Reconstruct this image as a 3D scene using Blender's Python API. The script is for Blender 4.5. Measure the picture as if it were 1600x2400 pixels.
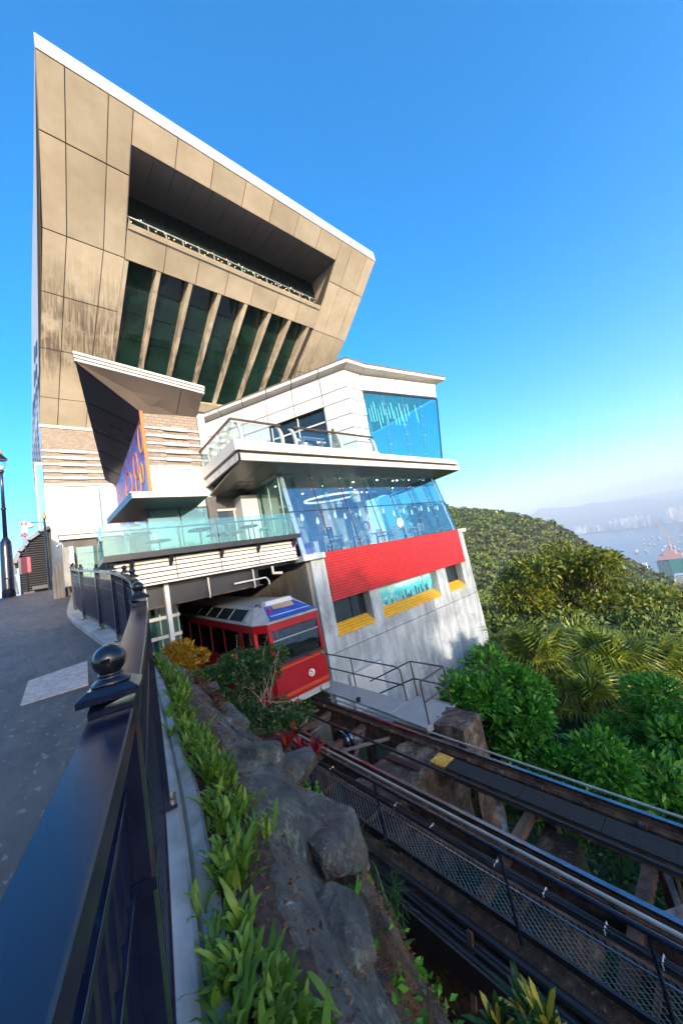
import bpy, bmesh, math, random
import numpy as np
from mathutils import Vector, Matrix, noise as mnoise
random.seed(7); np.random.seed(7)
for o in list(bpy.data.objects): bpy.data.objects.remove(o)
scene = bpy.context.scene
col = scene.collection
R = math.radians
# ------------------------------------------------------------------ camera
# world: X along the facades (away to the right), Y into the picture on the left, Z up, origin at the lens
YAW, PITCH, ROLL = R(48.0), R(7.95), R(11.5)
h_ = Vector((math.cos(YAW), math.sin(YAW), 0)); r0 = Vector((math.sin(YAW), -math.cos(YAW), 0)); zz = Vector((0, 0, 1))
fw = h_*math.cos(PITCH)+zz*math.sin(PITCH); u0 = -h_*math.sin(PITCH)+zz*math.cos(PITCH)
rt = r0*math.cos(ROLL)-u0*math.sin(ROLL); up = u0*math.cos(ROLL)+r0*math.sin(ROLL)
cam = bpy.data.cameras.new('camera'); cam_o = bpy.data.objects.new('camera', cam); col.objects.link(cam_o)
cam.lens = 12; cam.sensor_fit = 'VERTICAL'; cam.sensor_height = 36; cam.sensor_width = 24
cam.clip_start = 0.02; cam.clip_end = 60000
cam_o.matrix_world = Matrix(((rt.x, up.x, -fw.x, 0), (rt.y, up.y, -fw.y, 0), (rt.z, up.z, -fw.z, 0), (0, 0, 0, 1)))
scene.camera = cam_o
scene.render.resolution_x = 682; scene.render.resolution_y = 1024
# ------------------------------------------------------------------ sky, sun, exposure
SUN_EL, SUN_DX = R(13.0), R(14.0)          # the sun stands low behind the camera, a little to the left
sdir = Vector((-math.sin(SUN_DX)*math.cos(SUN_EL), -math.cos(SUN_DX)*math.cos(SUN_EL), math.sin(SUN_EL)))
world = bpy.data.worlds.new('World'); scene.world = world; world.use_nodes = True
wn = world.node_tree.nodes; wl = world.node_tree.links; wn.clear()
sky = wn.new('ShaderNodeTexSky'); sky.sky_type = 'NISHITA'; sky.sun_disc = False
sky.sun_elevation = SUN_EL; sky.sun_rotation = math.atan2(sdir.x, sdir.y)
sky.altitude = 400; sky.air_density = 1.0; sky.dust_density = 3.0; sky.ozone_density = 3.0
hs = wn.new('ShaderNodeHueSaturation'); hs.inputs['Saturation'].default_value = 1.38; hs.inputs['Hue'].default_value = .5
bg = wn.new('ShaderNodeBackground'); bg.inputs['Strength'].default_value = 0.15
wo = wn.new('ShaderNodeOutputWorld')
wl.new(sky.outputs[0], hs.inputs['Color']); wl.new(hs.outputs[0], bg.inputs['Color']); wl.new(bg.outputs[0], wo.inputs['Surface'])
sun = bpy.data.lights.new('sun', 'SUN'); sun.energy = 2.0; sun.angle = R(0.5); sun.color = (1.0, 0.86, 0.68)
sun_o = bpy.data.objects.new('sun', sun); col.objects.link(sun_o)
sun_o.rotation_euler = sdir.to_track_quat('Z', 'Y').to_euler(); sun_o.location = sdir*60
scene.view_settings.view_transform = 'Standard'; scene.view_settings.look = 'None'
scene.view_settings.exposure = 1.98; scene.view_settings.gamma = 1.0
scene.render.engine = 'CYCLES'
scene.cycles.max_bounces = 8; scene.cycles.transparent_max_bounces = 16
# ------------------------------------------------------------------ helpers
def V(*a): return Vector(a)
def link(o, parent=None):
    col.objects.link(o)
    if parent is not None:
        o.parent = parent
        o.matrix_parent_inverse = parent.matrix_basis.inverted()
    return o
def tag(o, label=None, cat=None, group=None, kind=None):
    if label: o['label'] = label
    if cat: o['category'] = cat
    if group: o['group'] = group
    if kind: o['kind'] = kind
    return o
def empty(name, loc, label=None, cat=None, group=None):
    o = bpy.data.objects.new(name, None); o.empty_display_size = 0.2; o.location = loc
    col.objects.link(o); return tag(o, label, cat, group)
class MB:
    def __init__(s): s.v = []; s.f = []
    def add(s, vs, fs):
        b = len(s.v); s.v += [tuple(p) for p in vs]; s.f += [tuple(i+b for i in f) for f in fs]; return s
    def box(s, a, b):
        x0, y0, z0 = a; x1, y1, z1 = b
        return s.add([(x0,y0,z0),(x1,y0,z0),(x1,y1,z0),(x0,y1,z0),(x0,y0,z1),(x1,y0,z1),(x1,y1,z1),(x0,y1,z1)],
                     [(0,3,2,1),(4,5,6,7),(0,1,5,4),(1,2,6,5),(2,3,7,6),(3,0,4,7)])
    def hexa(s, lo, hi):
        n = len(lo)
        return s.add(list(lo)+list(hi), [tuple(range(n-1, -1, -1)), tuple(range(n, 2*n))]+[(i, (i+1) % n, n+(i+1) % n, n+i) for i in range(n)])
    def slab(s, pts, off):
        off = Vector(off); pts = [Vector(p) for p in pts]
        return s.hexa([p+off for p in pts], pts)
    def bar(s, a, b, w, h=None, upv=(0, 0, 1)):
        a = Vector(a); b = Vector(b); h = w if h is None else h
        d = (b-a).normalized(); u = Vector(upv); sx = d.cross(u)
        if sx.length < 1e-4: sx = d.cross(Vector((0, 1, 0)))
        sx.normalize(); uy = sx.cross(d).normalized(); sx *= w/2; uy *= h/2
        return s.hexa([a-sx-uy, a+sx-uy, a+sx+uy, a-sx+uy], [b-sx-uy, b+sx-uy, b+sx+uy, b-sx+uy])
    def tube(s, pts, r, n=8, cap=True):
        pts = [Vector(p) for p in pts]; rr = r if isinstance(r, (list, tuple)) else [r]*len(pts)
        rings = []; prev = None
        for i, p in enumerate(pts):
            d = (pts[min(i+1, len(pts)-1)]-pts[max(i-1, 0)]).normalized()
            if prev is None:
                a = d.cross(Vector((0, 0, 1)))
                if a.length < 1e-3: a = d.cross(Vector((1, 0, 0)))
            else: a = prev-d*prev.dot(d)
            a.normalize(); prev = a; b = d.cross(a)
            rings.append([p+(a*math.cos(t)+b*math.sin(t))*rr[i] for t in [2*math.pi*k/n for k in range(n)]])
        vs = [q for ring in rings for q in ring]; fs = []
        for i in range(len(rings)-1):
            for k in range(n): fs.append((i*n+k, i*n+(k+1) % n, (i+1)*n+(k+1) % n, (i+1)*n+k))
        if cap: fs += [tuple(range(n-1, -1, -1)), tuple(range((len(rings)-1)*n, len(rings)*n))]
        return s.add(vs, fs)
    def lathe(s, c, prof, n=16):
        c = Vector(c); vs = []; fs = []
        for r, z in prof:
            vs += [c+Vector((r*math.cos(2*math.pi*k/n), r*math.sin(2*math.pi*k/n), z)) for k in range(n)]
        m = len(prof)
        for i in range(m-1):
            for k in range(n): fs.append((i*n+k, i*n+(k+1) % n, (i+1)*n+(k+1) % n, (i+1)*n+k))
        fs += [tuple(range(n-1, -1, -1)), tuple(range((m-1)*n, m*n))]
        return s.add(vs, fs)
    def build(s, name, mat, parent=None, smooth=False, bevel=0):
        me = bpy.data.meshes.new(name); me.from_pydata(s.v, [], s.f); me.update()
        if mat: me.materials.append(mat)
        if smooth: me.polygons.foreach_set('use_smooth', [True]*len(me.polygons))
        o = bpy.data.objects.new(name, me); link(o, parent)
        if bevel:
            b = o.modifiers.new('bevel', 'BEVEL'); b.width = bevel; b.segments = 2; b.limit_method = 'ANGLE'
        return o
def sphere_prof(r, n=8, z=0): return [(max(1e-4, r*math.sin(math.pi*i/n)), z-r*math.cos(math.pi*i/n)) for i in range(n+1)]
def copy_tree(o, parent=None):
    c = o.copy(); col.objects.link(c)
    if parent is not None: c.parent = parent
    for ch in list(o.children): copy_tree(ch, c)
    return c
def npmesh(name, verts, quads, mat, parent=None, smooth=False):
    me = bpy.data.meshes.new(name); nv = len(verts); nq = len(quads); k = quads.shape[1]
    me.vertices.add(nv); me.vertices.foreach_set('co', np.ascontiguousarray(verts, np.float32).ravel())
    me.loops.add(nq*k); me.loops.foreach_set('vertex_index', np.ascontiguousarray(quads, np.int32).ravel())
    me.polygons.add(nq); me.polygons.foreach_set('loop_start', np.arange(0, nq*k, k, dtype=np.int32))
    me.polygons.foreach_set('loop_total', np.full(nq, k, np.int32))
    if smooth: me.polygons.foreach_set('use_smooth', np.ones(nq, bool))
    me.update(calc_edges=True); me.materials.append(mat)
    o = bpy.data.objects.new(name, me); return link(o, parent)
# ------------------------------------------------------------------ materials
class Mat:
    def __init__(s, name):
        s.m = bpy.data.materials.new(name); s.m.use_nodes = True; s.n = s.m.node_tree.nodes; s.l = s.m.node_tree.links
        s.b = s.n['Principled BSDF']; s.o = s.n['Material Output']
    def node(s, t, **kw):
        nd = s.n.new(t)
        for k, v in kw.items():
            if k.startswith('i_'): nd.inputs[k[2:].replace('_', ' ')].default_value = v
            else: setattr(nd, k, v)
        return nd
    def co(s, scale=(1, 1, 1), rot=(0, 0, 0), out='Object'):
        t = s.n.new('ShaderNodeTexCoord'); m = s.n.new('ShaderNodeMapping'); m.inputs['Scale'].default_value = scale; m.inputs['Rotation'].default_value = rot
        s.l.new(t.outputs[out], m.inputs['Vector']); return m.outputs['Vector']
    def noise(s, vec, scale, detail=4, rough=.55, dist=0):
        nd = s.node('ShaderNodeTexNoise'); nd.inputs['Scale'].default_value = scale; nd.inputs['Detail'].default_value = detail
        nd.inputs['Roughness'].default_value = rough; nd.inputs['Distortion'].default_value = dist
        s.l.new(vec, nd.inputs['Vector']); return nd.outputs['Fac']
    def ramp(s, fac, stops):
        r = s.n.new('ShaderNodeValToRGB'); e = r.color_ramp.elements
        while len(e) < len(stops): e.new(0.5)
        for el, (p, c) in zip(e, stops):
            el.position = p; el.color = (*c, 1) if len(c) == 3 else c
        s.l.new(fac, r.inputs['Fac']); return r.outputs['Color']
    def mix(s, fac, a, b, mode='MIX'):
        m = s.n.new('ShaderNodeMix'); m.data_type = 'RGBA'; m.blend_type = mode
        for sock, val in ((m.inputs[0], fac), (m.inputs[6], a), (m.inputs[7], b)):
            if isinstance(val, (int, float)): sock.default_value = val
            elif isinstance(val, tuple): sock.default_value = (*val, 1)
            else: s.l.new(val, sock)
        return m.outputs[2]
    def math(s, op, a, b=0.0):
        m = s.n.new('ShaderNodeMath'); m.operation = op
        for sock, val in ((m.inputs[0], a), (m.inputs[1], b)):
            if isinstance(val, (int, float)): sock.default_value = val
            else: s.l.new(val, sock)
        return m.outputs[0]
    def bump(s, fac, strength=.3, dist=.01):
        b = s.n.new('ShaderNodeBump'); b.inputs['Strength'].default_value = strength; b.inputs['Distance'].default_value = dist
        s.l.new(fac, b.inputs['Height']); s.l.new(b.outputs[0], s.b.inputs['Normal'])
    def set(s, **kw):
        for k, v in kw.items():
            sock = s.b.inputs[k.replace('_', ' ')]
            if hasattr(v, 'is_linked') or not isinstance(v, (int, float, tuple)): s.l.new(v, sock)
            else: sock.default_value = (*v, 1) if isinstance(v, tuple) and len(v) == 3 else v
        return s
def plain(name, c, rough=.5, metal=0.0, var=.12, scale=3, bump=0, bscale=40):
    m = Mat(name); v = m.co(); f = m.noise(v, scale, 5, .6)
    lo = tuple(max(0, x*(1-var*1.6)) for x in c); hi = tuple(min(1, x*(1+var)) for x in c)
    m.set(Base_Color=m.ramp(f, [(.3, lo), (.7, hi)]), Metallic=metal, Roughness=m.math('ADD', m.math('MULTIPLY', f, .25), max(.02, rough-.12)))
    if bump: m.bump(m.noise(v, bscale, 4), bump, .01)
    return m.m
def emit(name, c, s):
    m = Mat(name); m.set(Base_Color=c, Emission_Color=c, Emission_Strength=s); return m.m
def glass(name, tint=(.75, .9, .92), refl=(.9, .95, 1), base=.05, rough=.02, body=None, bodyf=0.0):
    m = Mat(name); m.n.remove(m.b)
    tr = m.node('ShaderNodeBsdfTransparent'); tr.inputs['Color'].default_value = (*tint, 1)
    gl = m.node('ShaderNodeBsdfGlossy'); gl.inputs['Color'].default_value = (*refl, 1); gl.inputs['Roughness'].default_value = rough
    v = m.co(); bn = m.node('ShaderNodeBump'); bn.inputs['Strength'].default_value = .06; bn.inputs['Distance'].default_value = .02
    m.l.new(m.noise(v, 1.3, 2), bn.inputs['Height']); m.l.new(bn.outputs[0], gl.inputs['Normal'])
    fr = m.node('ShaderNodeFresnel'); ge = m.node('ShaderNodeNewGeometry'); m.l.new(m.math('SUBTRACT', 1.5, m.math('MULTIPLY', ge.outputs['Backfacing'], .8333)), fr.inputs['IOR'])
    fac = m.math('MINIMUM', m.math('ADD', m.math('MULTIPLY', fr.outputs[0], 1.3), base), 1.0)
    mx = m.node('ShaderNodeMixShader'); m.l.new(fac, mx.inputs[0]); m.l.new(tr.outputs[0], mx.inputs[1]); m.l.new(gl.outputs[0], mx.inputs[2])
    out = mx.outputs[0]
    if body:
        df = m.node('ShaderNodeBsdfDiffuse'); df.inputs['Color'].default_value = (*body, 1)
        m2 = m.node('ShaderNodeMixShader'); m2.inputs[0].default_value = bodyf; m.l.new(out, m2.inputs[1]); m.l.new(df.outputs[0], m2.inputs[2]); out = m2.outputs[0]
    m.l.new(out, m.o.inputs['Surface']); return m.m
def stained(name, c, streak=(.25, .2, .15), amt=.5, rough=.45, metal=0.0, sscale=(7, 7, .45), big=.35):
    m = Mat(name); v = m.co(); f1 = m.noise(v, big, 4, .6); f2 = m.noise(m.co(sscale), 2.0, 5, .65); f3 = m.noise(v, 14, 3)
    base = m.ramp(f3, [(.25, tuple(x*.93 for x in c)), (.75, c)])
    mask = m.math('MULTIPLY', m.ramp(f1, [(.45, (0, 0, 0)), (.7, (1, 1, 1))]), m.ramp(f2, [(.42, (0, 0, 0)), (.62, (1, 1, 1))]))
    m.set(Base_Color=m.mix(m.math('MULTIPLY', mask, amt), base, streak), Roughness=m.math('ADD', m.math('MULTIPLY', f3, .2), rough-.1), Metallic=metal)
    m.bump(f3, .05, .01); return m.m
M = {}
def facade_mat():
    m = Mat('bronze_panel'); v = m.co()
    # weather streaks: run-off dirt in fine slanted lines, thick on the lower courses
    f1 = m.noise(v, .16, 3, .5); st = m.noise(m.co((8.0, .55, .55), (0, 0, R(-24))), 1.0, 6, .62, .3); f3 = m.noise(v, .9, 5, .6)
    sep = m.node('ShaderNodeSeparateXYZ'); m.l.new(v, sep.inputs[0])
    low = m.node('ShaderNodeMapRange'); low.inputs[1].default_value = 25.5; low.inputs[2].default_value = 22.5; low.inputs[3].default_value = 0; low.inputs[4].default_value = 1
    m.l.new(sep.outputs['Z'], low.inputs[0])
    lowx = m.node('ShaderNodeMapRange'); lowx.inputs[1].default_value = 21.0; lowx.inputs[2].default_value = 19.0; lowx.inputs[3].default_value = 0; lowx.inputs[4].default_value = 1
    m.l.new(sep.outputs['Z'], lowx.inputs[0])
    lowm = m.math('MULTIPLY', low.outputs[0], m.math('SUBTRACT', 1.0, lowx.outputs[0]))
    base = m.ramp(f3, [(.3, (.50, .41, .30)), (.7, (.61, .52, .395))])
    base = m.mix(m.math('MULTIPLY', m.ramp(f1, [(.42, (0, 0, 0)), (.68, (1, 1, 1))]), .5), base, (.33, .26, .18))
    lines = m.ramp(st, [(.40, (0, 0, 0)), (.56, (1, 1, 1))])
    edge = m.ramp(m.noise(v, .55, 4, .6), [(.35, (0, 0, 0)), (.5, (1, 1, 1))])
    k = m.math('MULTIPLY', m.math('MULTIPLY', lines, edge), m.math('ADD', m.math('MULTIPLY', lowm, .85), .05))
    oi = m.node('ShaderNodeObjectInfo'); hv_ = m.node('ShaderNodeHueSaturation'); m.l.new(m.math('ADD', m.math('MULTIPLY', oi.outputs['Random'], .22), .90), hv_.inputs['Value']); m.l.new(m.mix(k, base, (.15, .115, .09)), hv_.inputs['Color'])
    m.set(Base_Color=hv_.outputs[0], Roughness=.38, Specular_IOR_Level=.4)
    m.bump(f3, .04, .02); return m.m
M['bronze'] = facade_mat()
M['bronze_dark'] = plain('joint_brown', (.05, .04, .03), .7)
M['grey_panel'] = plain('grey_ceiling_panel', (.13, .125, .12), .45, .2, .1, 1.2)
M['white'] = stained('white_panel', (.60, .58, .55), (.34, .27, .20), .4)
M['cream'] = stained('cream_panel', (.61, .57, .52), (.36, .27, .19), .5)
M['rustwhite'] = stained('rust_stained_white', (.60, .55, .48), (.30, .15, .07), .85, .5, 0, (2.5, 2.5, .8), .9)
M['bright_wall'] = plain('white_painted_wall', (.72, .70, .67), .6, 0, .04, .8)
M['dark_soffit'] = plain('dark_soffit', (.12, .105, .09), .35, .2, .15, .6)
M['black_panel'] = plain('black_soffit_panel', (.055, .05, .055), .3, .3, .15, .7)  # its black also stands for shade on the folded canopy's left facet
M['brown_soffit'] = plain('brown_soffit_panel', (.20, .155, .125), .4, .2, .12, .7)  # its brown also stands for the light on the folded canopy's front
M['blue_edge'] = plain('blue_black_edge', (.05, .06, .09), .3, .4)
M['steel'] = plain('brushed_steel', (.55, .56, .57), .3, .9, .1)
M['grey_metal'] = plain('grey_metal', (.38, .38, .38), .45, .4)
M['dark_metal'] = plain('dark_metal', (.035, .035, .04), .4, .5)
M['rust'] = plain('rusty_iron', (.12, .07, .048), .7, .2, .5, 5, .25, 60)
M['rail_top'] = plain('polished_rail_head', (.24, .24, .27), .22, .95, .2)
M['black_iron'] = None
def blackpaint():
    m = Mat('black_gloss_paint'); v = m.co((1, 1, 1)); g = m.noise(m.co((9, 2.2, 9)), 3.0, 6, .6, .4)
    m.set(Base_Color=m.ramp(m.noise(v, 9, 4), [(.3, (.006, .008, .020)), (.75, (.012, .015, .036))]), Roughness=m.math('ADD', m.math('MULTIPLY', g, .18), .13), Specular_IOR_Level=.45, Coat_Weight=.12, Coat_Roughness=.2)  # bluish base stands in for blue sky reflected in the paint
    m.bump(g, .16, .004); return m.m
M['black_iron'] = blackpaint()
def ball():
    m = Mat('black_gloss_ball'); m.set(Base_Color=(.009, .009, .012), Roughness=.07, Specular_IOR_Level=.4, Coat_Weight=.25, Coat_Roughness=.05); return m.m
M['ball'] = ball()
def concrete(name, c, dark, streak=1.0, rough=.8, scale=1.0):
    m = Mat(name); v = m.co(); a = m.noise(v, .8*scale, 6, .62, .4); b = m.noise(m.co((2.0, 2.0, .30)), 1.2*scale, 7, .62, .8); d = m.noise(v, 26*scale, 4)
    base = m.ramp(a, [(.3, tuple(x*.62 for x in c)), (.5, c), (.72, tuple(min(1, x*1.3) for x in c))])
    mk = m.ramp(b, [(.44, (0, 0, 0)), (.66, (1, 1, 1))])
    cx = m.mix(m.math('MULTIPLY', mk, .7*streak), base, dark)
    vo = m.node('ShaderNodeTexVoronoi'); vo.feature = 'DISTANCE_TO_EDGE'; vo.inputs['Scale'].default_value = .45*scale
    dv = m.node('ShaderNodeVectorMath'); dv.operation = 'ADD'; nz = m.node('ShaderNodeTexNoise'); nz.inputs['Scale'].default_value = 2.5; m.l.new(v, nz.inputs['Vector'])
    m.l.new(v, dv.inputs[0]); m.l.new(nz.outputs['Color'], dv.inputs[1]); m.l.new(dv.outputs[0], vo.inputs['Vector'])
    crack = m.ramp(vo.outputs['Distance'], [(.0, (1, 1, 1)), (.018, (0, 0, 0))])
    cx = m.mix(m.math('MULTIPLY', crack, .35 if scale <= 1 else .06), cx, tuple(x*.5 for x in dark))
    m.set(Base_Color=cx, Roughness=rough); m.bump(m.math('ADD', d, a), .25, .02); return m.m
M['concrete'] = concrete('weathered_painted_concrete', (.37, .395, .41), (.15, .175, .20), 1.0)
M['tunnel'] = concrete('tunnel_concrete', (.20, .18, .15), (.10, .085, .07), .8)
M['pier'] = concrete('rust_stained_concrete', (.085, .060, .045), (.03, .02, .014), 1.0)
def piermat():
    m = Mat('rust_stained_pier'); v = m.co(); a = m.noise(v, 3.2, 7, .68, .6); b = m.noise(v, 1.1, 5, .6, .5); c = m.noise(v, 13, 5, .7)
    base = m.ramp(a, [(.30, (.018, .012, .009)), (.45, (.060, .038, .025)), (.56, (.13, .085, .055)), (.68, (.24, .19, .14))])
    base = m.mix(m.math('MULTIPLY', m.ramp(b, [(.50, (0, 0, 0)), (.60, (1, 1, 1))]), .8), base, m.ramp(c, [(.4, (.025, .018, .015)), (.6, (.09, .05, .03))]))
    base = m.mix(m.math('MULTIPLY', m.ramp(c, [(.60, (0, 0, 0)), (.66, (1, 1, 1))]), .6), base, (.30, .27, .23))
    m.set(Base_Color=base, Roughness=.85); m.bump(m.math('ADD', a, m.math('MULTIPLY', c, .5)), .9, .05); return m.m
M['pier'] = piermat()
M['ledge'] = concrete('mossy_concrete', (.27, .28, .28), (.12, .14, .10), .9, .85, 2.2)
M['curb'] = concrete('pale_curb_concrete', (.30, .29, .28), (.16, .15, .14), .7, .85, 1.8)
M['darkstone'] = concrete('dark_granite_cladding', (.13, .12, .11), (.07, .065, .06), .7)
M['greystone'] = concrete('grey_granite_cladding', (.30, .29, .27), (.18, .17, .15), .6)
def bricktex(name, c1, c2, mortar, bw, bh, msize, rough, axes='XZ', bumpd=.01, offset=.5, spec=.5, metal=0):
    m = Mat(name); t = m.n.new('ShaderNodeTexCoord'); sp = m.n.new('ShaderNodeSeparateXYZ'); cb = m.n.new('ShaderNodeCombineXYZ')
    m.l.new(t.outputs['Object'], sp.inputs[0]); m.l.new(sp.outputs[axes[0]], cb.inputs['X']); m.l.new(sp.outputs[axes[1]], cb.inputs['Y'])
    b = m.n.new('ShaderNodeTexBrick'); b.offset = offset; b.inputs['Scale'].default_value = 1.0; b.inputs['Brick Width'].default_value = bw; b.inputs['Row Height'].default_value = bh
    b.inputs['Mortar Size'].default_value = msize; b.inputs['Mortar Smooth'].default_value = .1
    b.inputs['Color1'].default_value = (*c1, 1); b.inputs['Color2'].default_value = (*c2, 1); b.inputs['Mortar'].default_value = (*mortar, 1)
    m.l.new(cb.outputs[0], b.inputs['Vector'])
    nz = m.noise(m.co(), 6, 4)
    m.set(Base_Color=m.mix(.35, b.outputs['Color'], m.ramp(nz, [(.3, tuple(x*.6 for x in c1)), (.7, tuple(min(1, x*1.25) for x in c2))])), Roughness=rough, Specular_IOR_Level=spec, Metallic=metal)
    m.bump(m.math('SUBTRACT', 1.0, b.outputs['Fac']), .6, bumpd); return m.m
M['red_tile'] = bricktex('red_glazed_tile', (.62, .016, .013), (.42, .009, .009), (.09, .006, .006), .135, .128, .020, .25, 'XZ', .006, 0.0, .6)
M['yellow_tile'] = bricktex('yellow_glazed_tile', (.80, .44, .03), (.68, .33, .02), (.28, .12, .02), .11, .10, .011, .25, 'XZ', .005, 0.0)
M['brick'] = bricktex('rough_split_stone', (.40, .31, .24), (.24, .19, .15), (.16, .125, .10), .30, .14, .016, .8, 'XZ', .03)
# glass
M['tower_glass'] = None
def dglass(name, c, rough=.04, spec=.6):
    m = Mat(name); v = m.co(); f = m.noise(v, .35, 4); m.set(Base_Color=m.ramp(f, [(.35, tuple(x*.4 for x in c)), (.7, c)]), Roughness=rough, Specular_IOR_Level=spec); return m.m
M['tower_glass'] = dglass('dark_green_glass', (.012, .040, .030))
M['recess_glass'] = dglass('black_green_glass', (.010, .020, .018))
M['cafe_glass'] = glass('blue_cafe_glass', (.84, .92, .94), (.62, .82, .93), .09)
M['teal_glass'] = glass('teal_balustrade_glass', (.66, .86, .86), (.75, .92, .95), .03, .02, (.35, .62, .62), .03)
M['pav_glass'] = glass('cyan_pavilion_glass', (.56, .87, .90), (.5, .82, .94), .06, .02, (.02, .34, .42), .06)
M['clear_glass'] = glass('clear_glass', (.86, .93, .92), (.8, .9, .95), .0)
M['dark_glass'] = dglass('dark_window_glass', (.02, .035, .04))
M['green_glass'] = glass('green_room_glass', (.55, .75, .68), (.7, .9, .88), .10, .02, (.35, .55, .48), .12)
# ================================================================== TOWER (tilted bowl facade)
tower = empty('tower_building', (15, 37, 2), 'tall bronze tower leaning outward like a bowl against the blue sky', 'tower')
NF = Vector((0, -.625, -.781))               # outward normal of the tilted facade
def hv(v): return max(0.0, (v-25)/7)
def F(u, v, d=0.0):
    return Vector((u-(.45+.030*u)*hv(v), v, 46.36-.8*v))+NF*d
GAP = .028
def fpanel(u0_, u1_, v0_, v1_, name='panel', mat=None, d=0.0, th=.09, gap=GAP):
    a, b, c, e = F(u0_+gap, v0_+gap, d), F(u1_-gap, v0_+gap, d), F(u1_-gap, v1_-gap, d), F(u0_+gap, v1_-gap, d)
    return MB().slab([a, e, c, b], -NF*th).build(name, mat or M['bronze'], tower)
colsL = [1.35, 2.65, 4.80, 6.15]; rowsL = [18.87, 21.53, 25.45, 28.55, 31.75, 34.95, 37.05]
for i in range(3):
    for j in range(6): fpanel(colsL[i], colsL[i+1], rowsL[j], rowsL[j+1])
colsM = [6.15, 8.90, 11.47, 14.08, 16.63, 19.23, 21.80, 24.40]
for i in range(7):
    fpanel(colsM[i], colsM[i+1], 18.87, 20.24); fpanel(colsM[i], colsM[i+1], 23.85, 25.48)
colsR = [24.40, 25.90, 28.00, 29.27]; rowsR = [18.87, 21.70, 25.55, 29.30, 33.0, 36.5]
for i in range(3):
    for j in range(5): fpanel(colsR[i], colsR[i+1], rowsR[j], rowsR[j+1])
# backing behind the joints (round the openings)
bk = MB()
def back(u0_, u1_, v0_, v1_): bk.slab([F(u0_, v0_, -.10), F(u0_, v1_, -.10), F(u1_, v1_, -.10), F(u1_, v0_, -.10)], -NF*.25)
back(1.37, 6.13, 18.9, 37.0); back(24.42, 29.25, 18.9, 36.4); back(6.13, 24.42, 18.9, 20.22); back(6.13, 24.42, 23.87, 25.46)
bk.build('panel_backing', M['bronze_dark'], tower)
# bright parapet band
pb = [1.36]+[2.65, 4.80, 6.15]+colsM[1:]+[25.9, 28.0, 29.30]
for i in range(len(pb)-1):
    a, b = pb[i]+.012, pb[i+1]-.012
    lo = [V(a, 18.82, 31.28), V(b, 18.82, 31.28), V(b, 19.4, 31.3), V(a, 19.4, 31.3)]
    hi = [V(a, 18.86, 32.40), V(b, 18.86, 32.40), V(b, 19.4, 32.45), V(a, 19.4, 32.45)]
    MB().hexa(lo, hi).build('parapet_panel', M['white'], tower)
MB().slab([V(1.4, 19.3, 31.75), V(29.2, 19.3, 31.75), V(29.2, 60, 31.2), V(1.0, 60, 31.2)], (0, 0, -.4)).build('roof', M['white'], tower)
# recess with balcony
Z2 = 30.85; VB = 24.3
cl = np.linspace(6.17, 24.38, 14)
for i in range(13):
    a, b = cl[i]+.02, cl[i+1]-.02; sk = -.45
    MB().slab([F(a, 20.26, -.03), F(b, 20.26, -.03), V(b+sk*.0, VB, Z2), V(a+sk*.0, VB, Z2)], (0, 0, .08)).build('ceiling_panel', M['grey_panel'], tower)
MB().slab([V(6.1, 20.2, 30.45), V(24.5, 20.2, 30.45), V(24.5, 24.6, 31.1), V(6.1, 24.6, 31.1)], (0, 0, .1)).build('ceiling_void', M['bronze_dark'], tower)
MB().slab([F(24.40, 20.24, 0), F(24.40, 23.85, 0), V(24.4, VB, 27.2), V(24.4, VB, Z2)], (.06, 0, 0)).build('recess_cheek', M['bronze'], tower)
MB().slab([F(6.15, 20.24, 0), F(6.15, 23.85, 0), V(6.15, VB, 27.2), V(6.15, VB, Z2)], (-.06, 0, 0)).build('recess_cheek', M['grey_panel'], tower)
pn = np.linspace(6.15, 24.4, 14)
for i in range(13):
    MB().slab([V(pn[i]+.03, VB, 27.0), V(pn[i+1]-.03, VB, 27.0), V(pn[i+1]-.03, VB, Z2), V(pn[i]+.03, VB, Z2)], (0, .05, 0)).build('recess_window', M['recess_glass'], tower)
MB().box((6.1, VB+.08, 26.9), (24.5, VB+.2, 31.2)).build('recess_wall', M['bronze_dark'], tower)
# balcony railing: glass panels, posts, rail
rp = np.linspace(6.3, 24.2, 15)
for i in range(14):
    MB().slab([V(rp[i]+.04, 23.72, 27.42), V(rp[i+1]-.04, 23.72, 27.42), V(rp[i+1]-.04, 23.72, 28.0), V(rp[i]+.04, 23.72, 28.0)], (0, .02, 0)).build('balustrade_glass', M['clear_glass'], tower)
for x in rp: MB().box((x-.035, 23.64, 27.30), (x+.035, 23.72, 28.05)).build('balustrade_post', M['grey_metal'], tower)
MB().tube([(6.15, 23.68, 28.07), (24.4, 23.68, 28.07)], .045, 8).build('balustrade_rail', M['steel'], tower)
MB().slab([F(6.2, 23.62, .02), F(6.2, 23.9, .02), F(24.3, 23.9, .02), F(24.3, 23.62, .02)], NF*.05).build('lip', M['bronze'], tower)
M['bulb'] = emit('warm_bulb', (1.0, .42, .12), 4)
rnd = random.Random(3)
for i in range(46):
    x = 6.6+17.4*i/45+rnd.uniform(-.15, .15); z = 28.05+.45*abs(math.sin(i*.9))+rnd.uniform(-.1, .15)
    MB().lathe((x, 23.95+rnd.uniform(0, .2), z), sphere_prof(.034, 4), 6).build('string_bulb', M['bulb'], tower)
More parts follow.
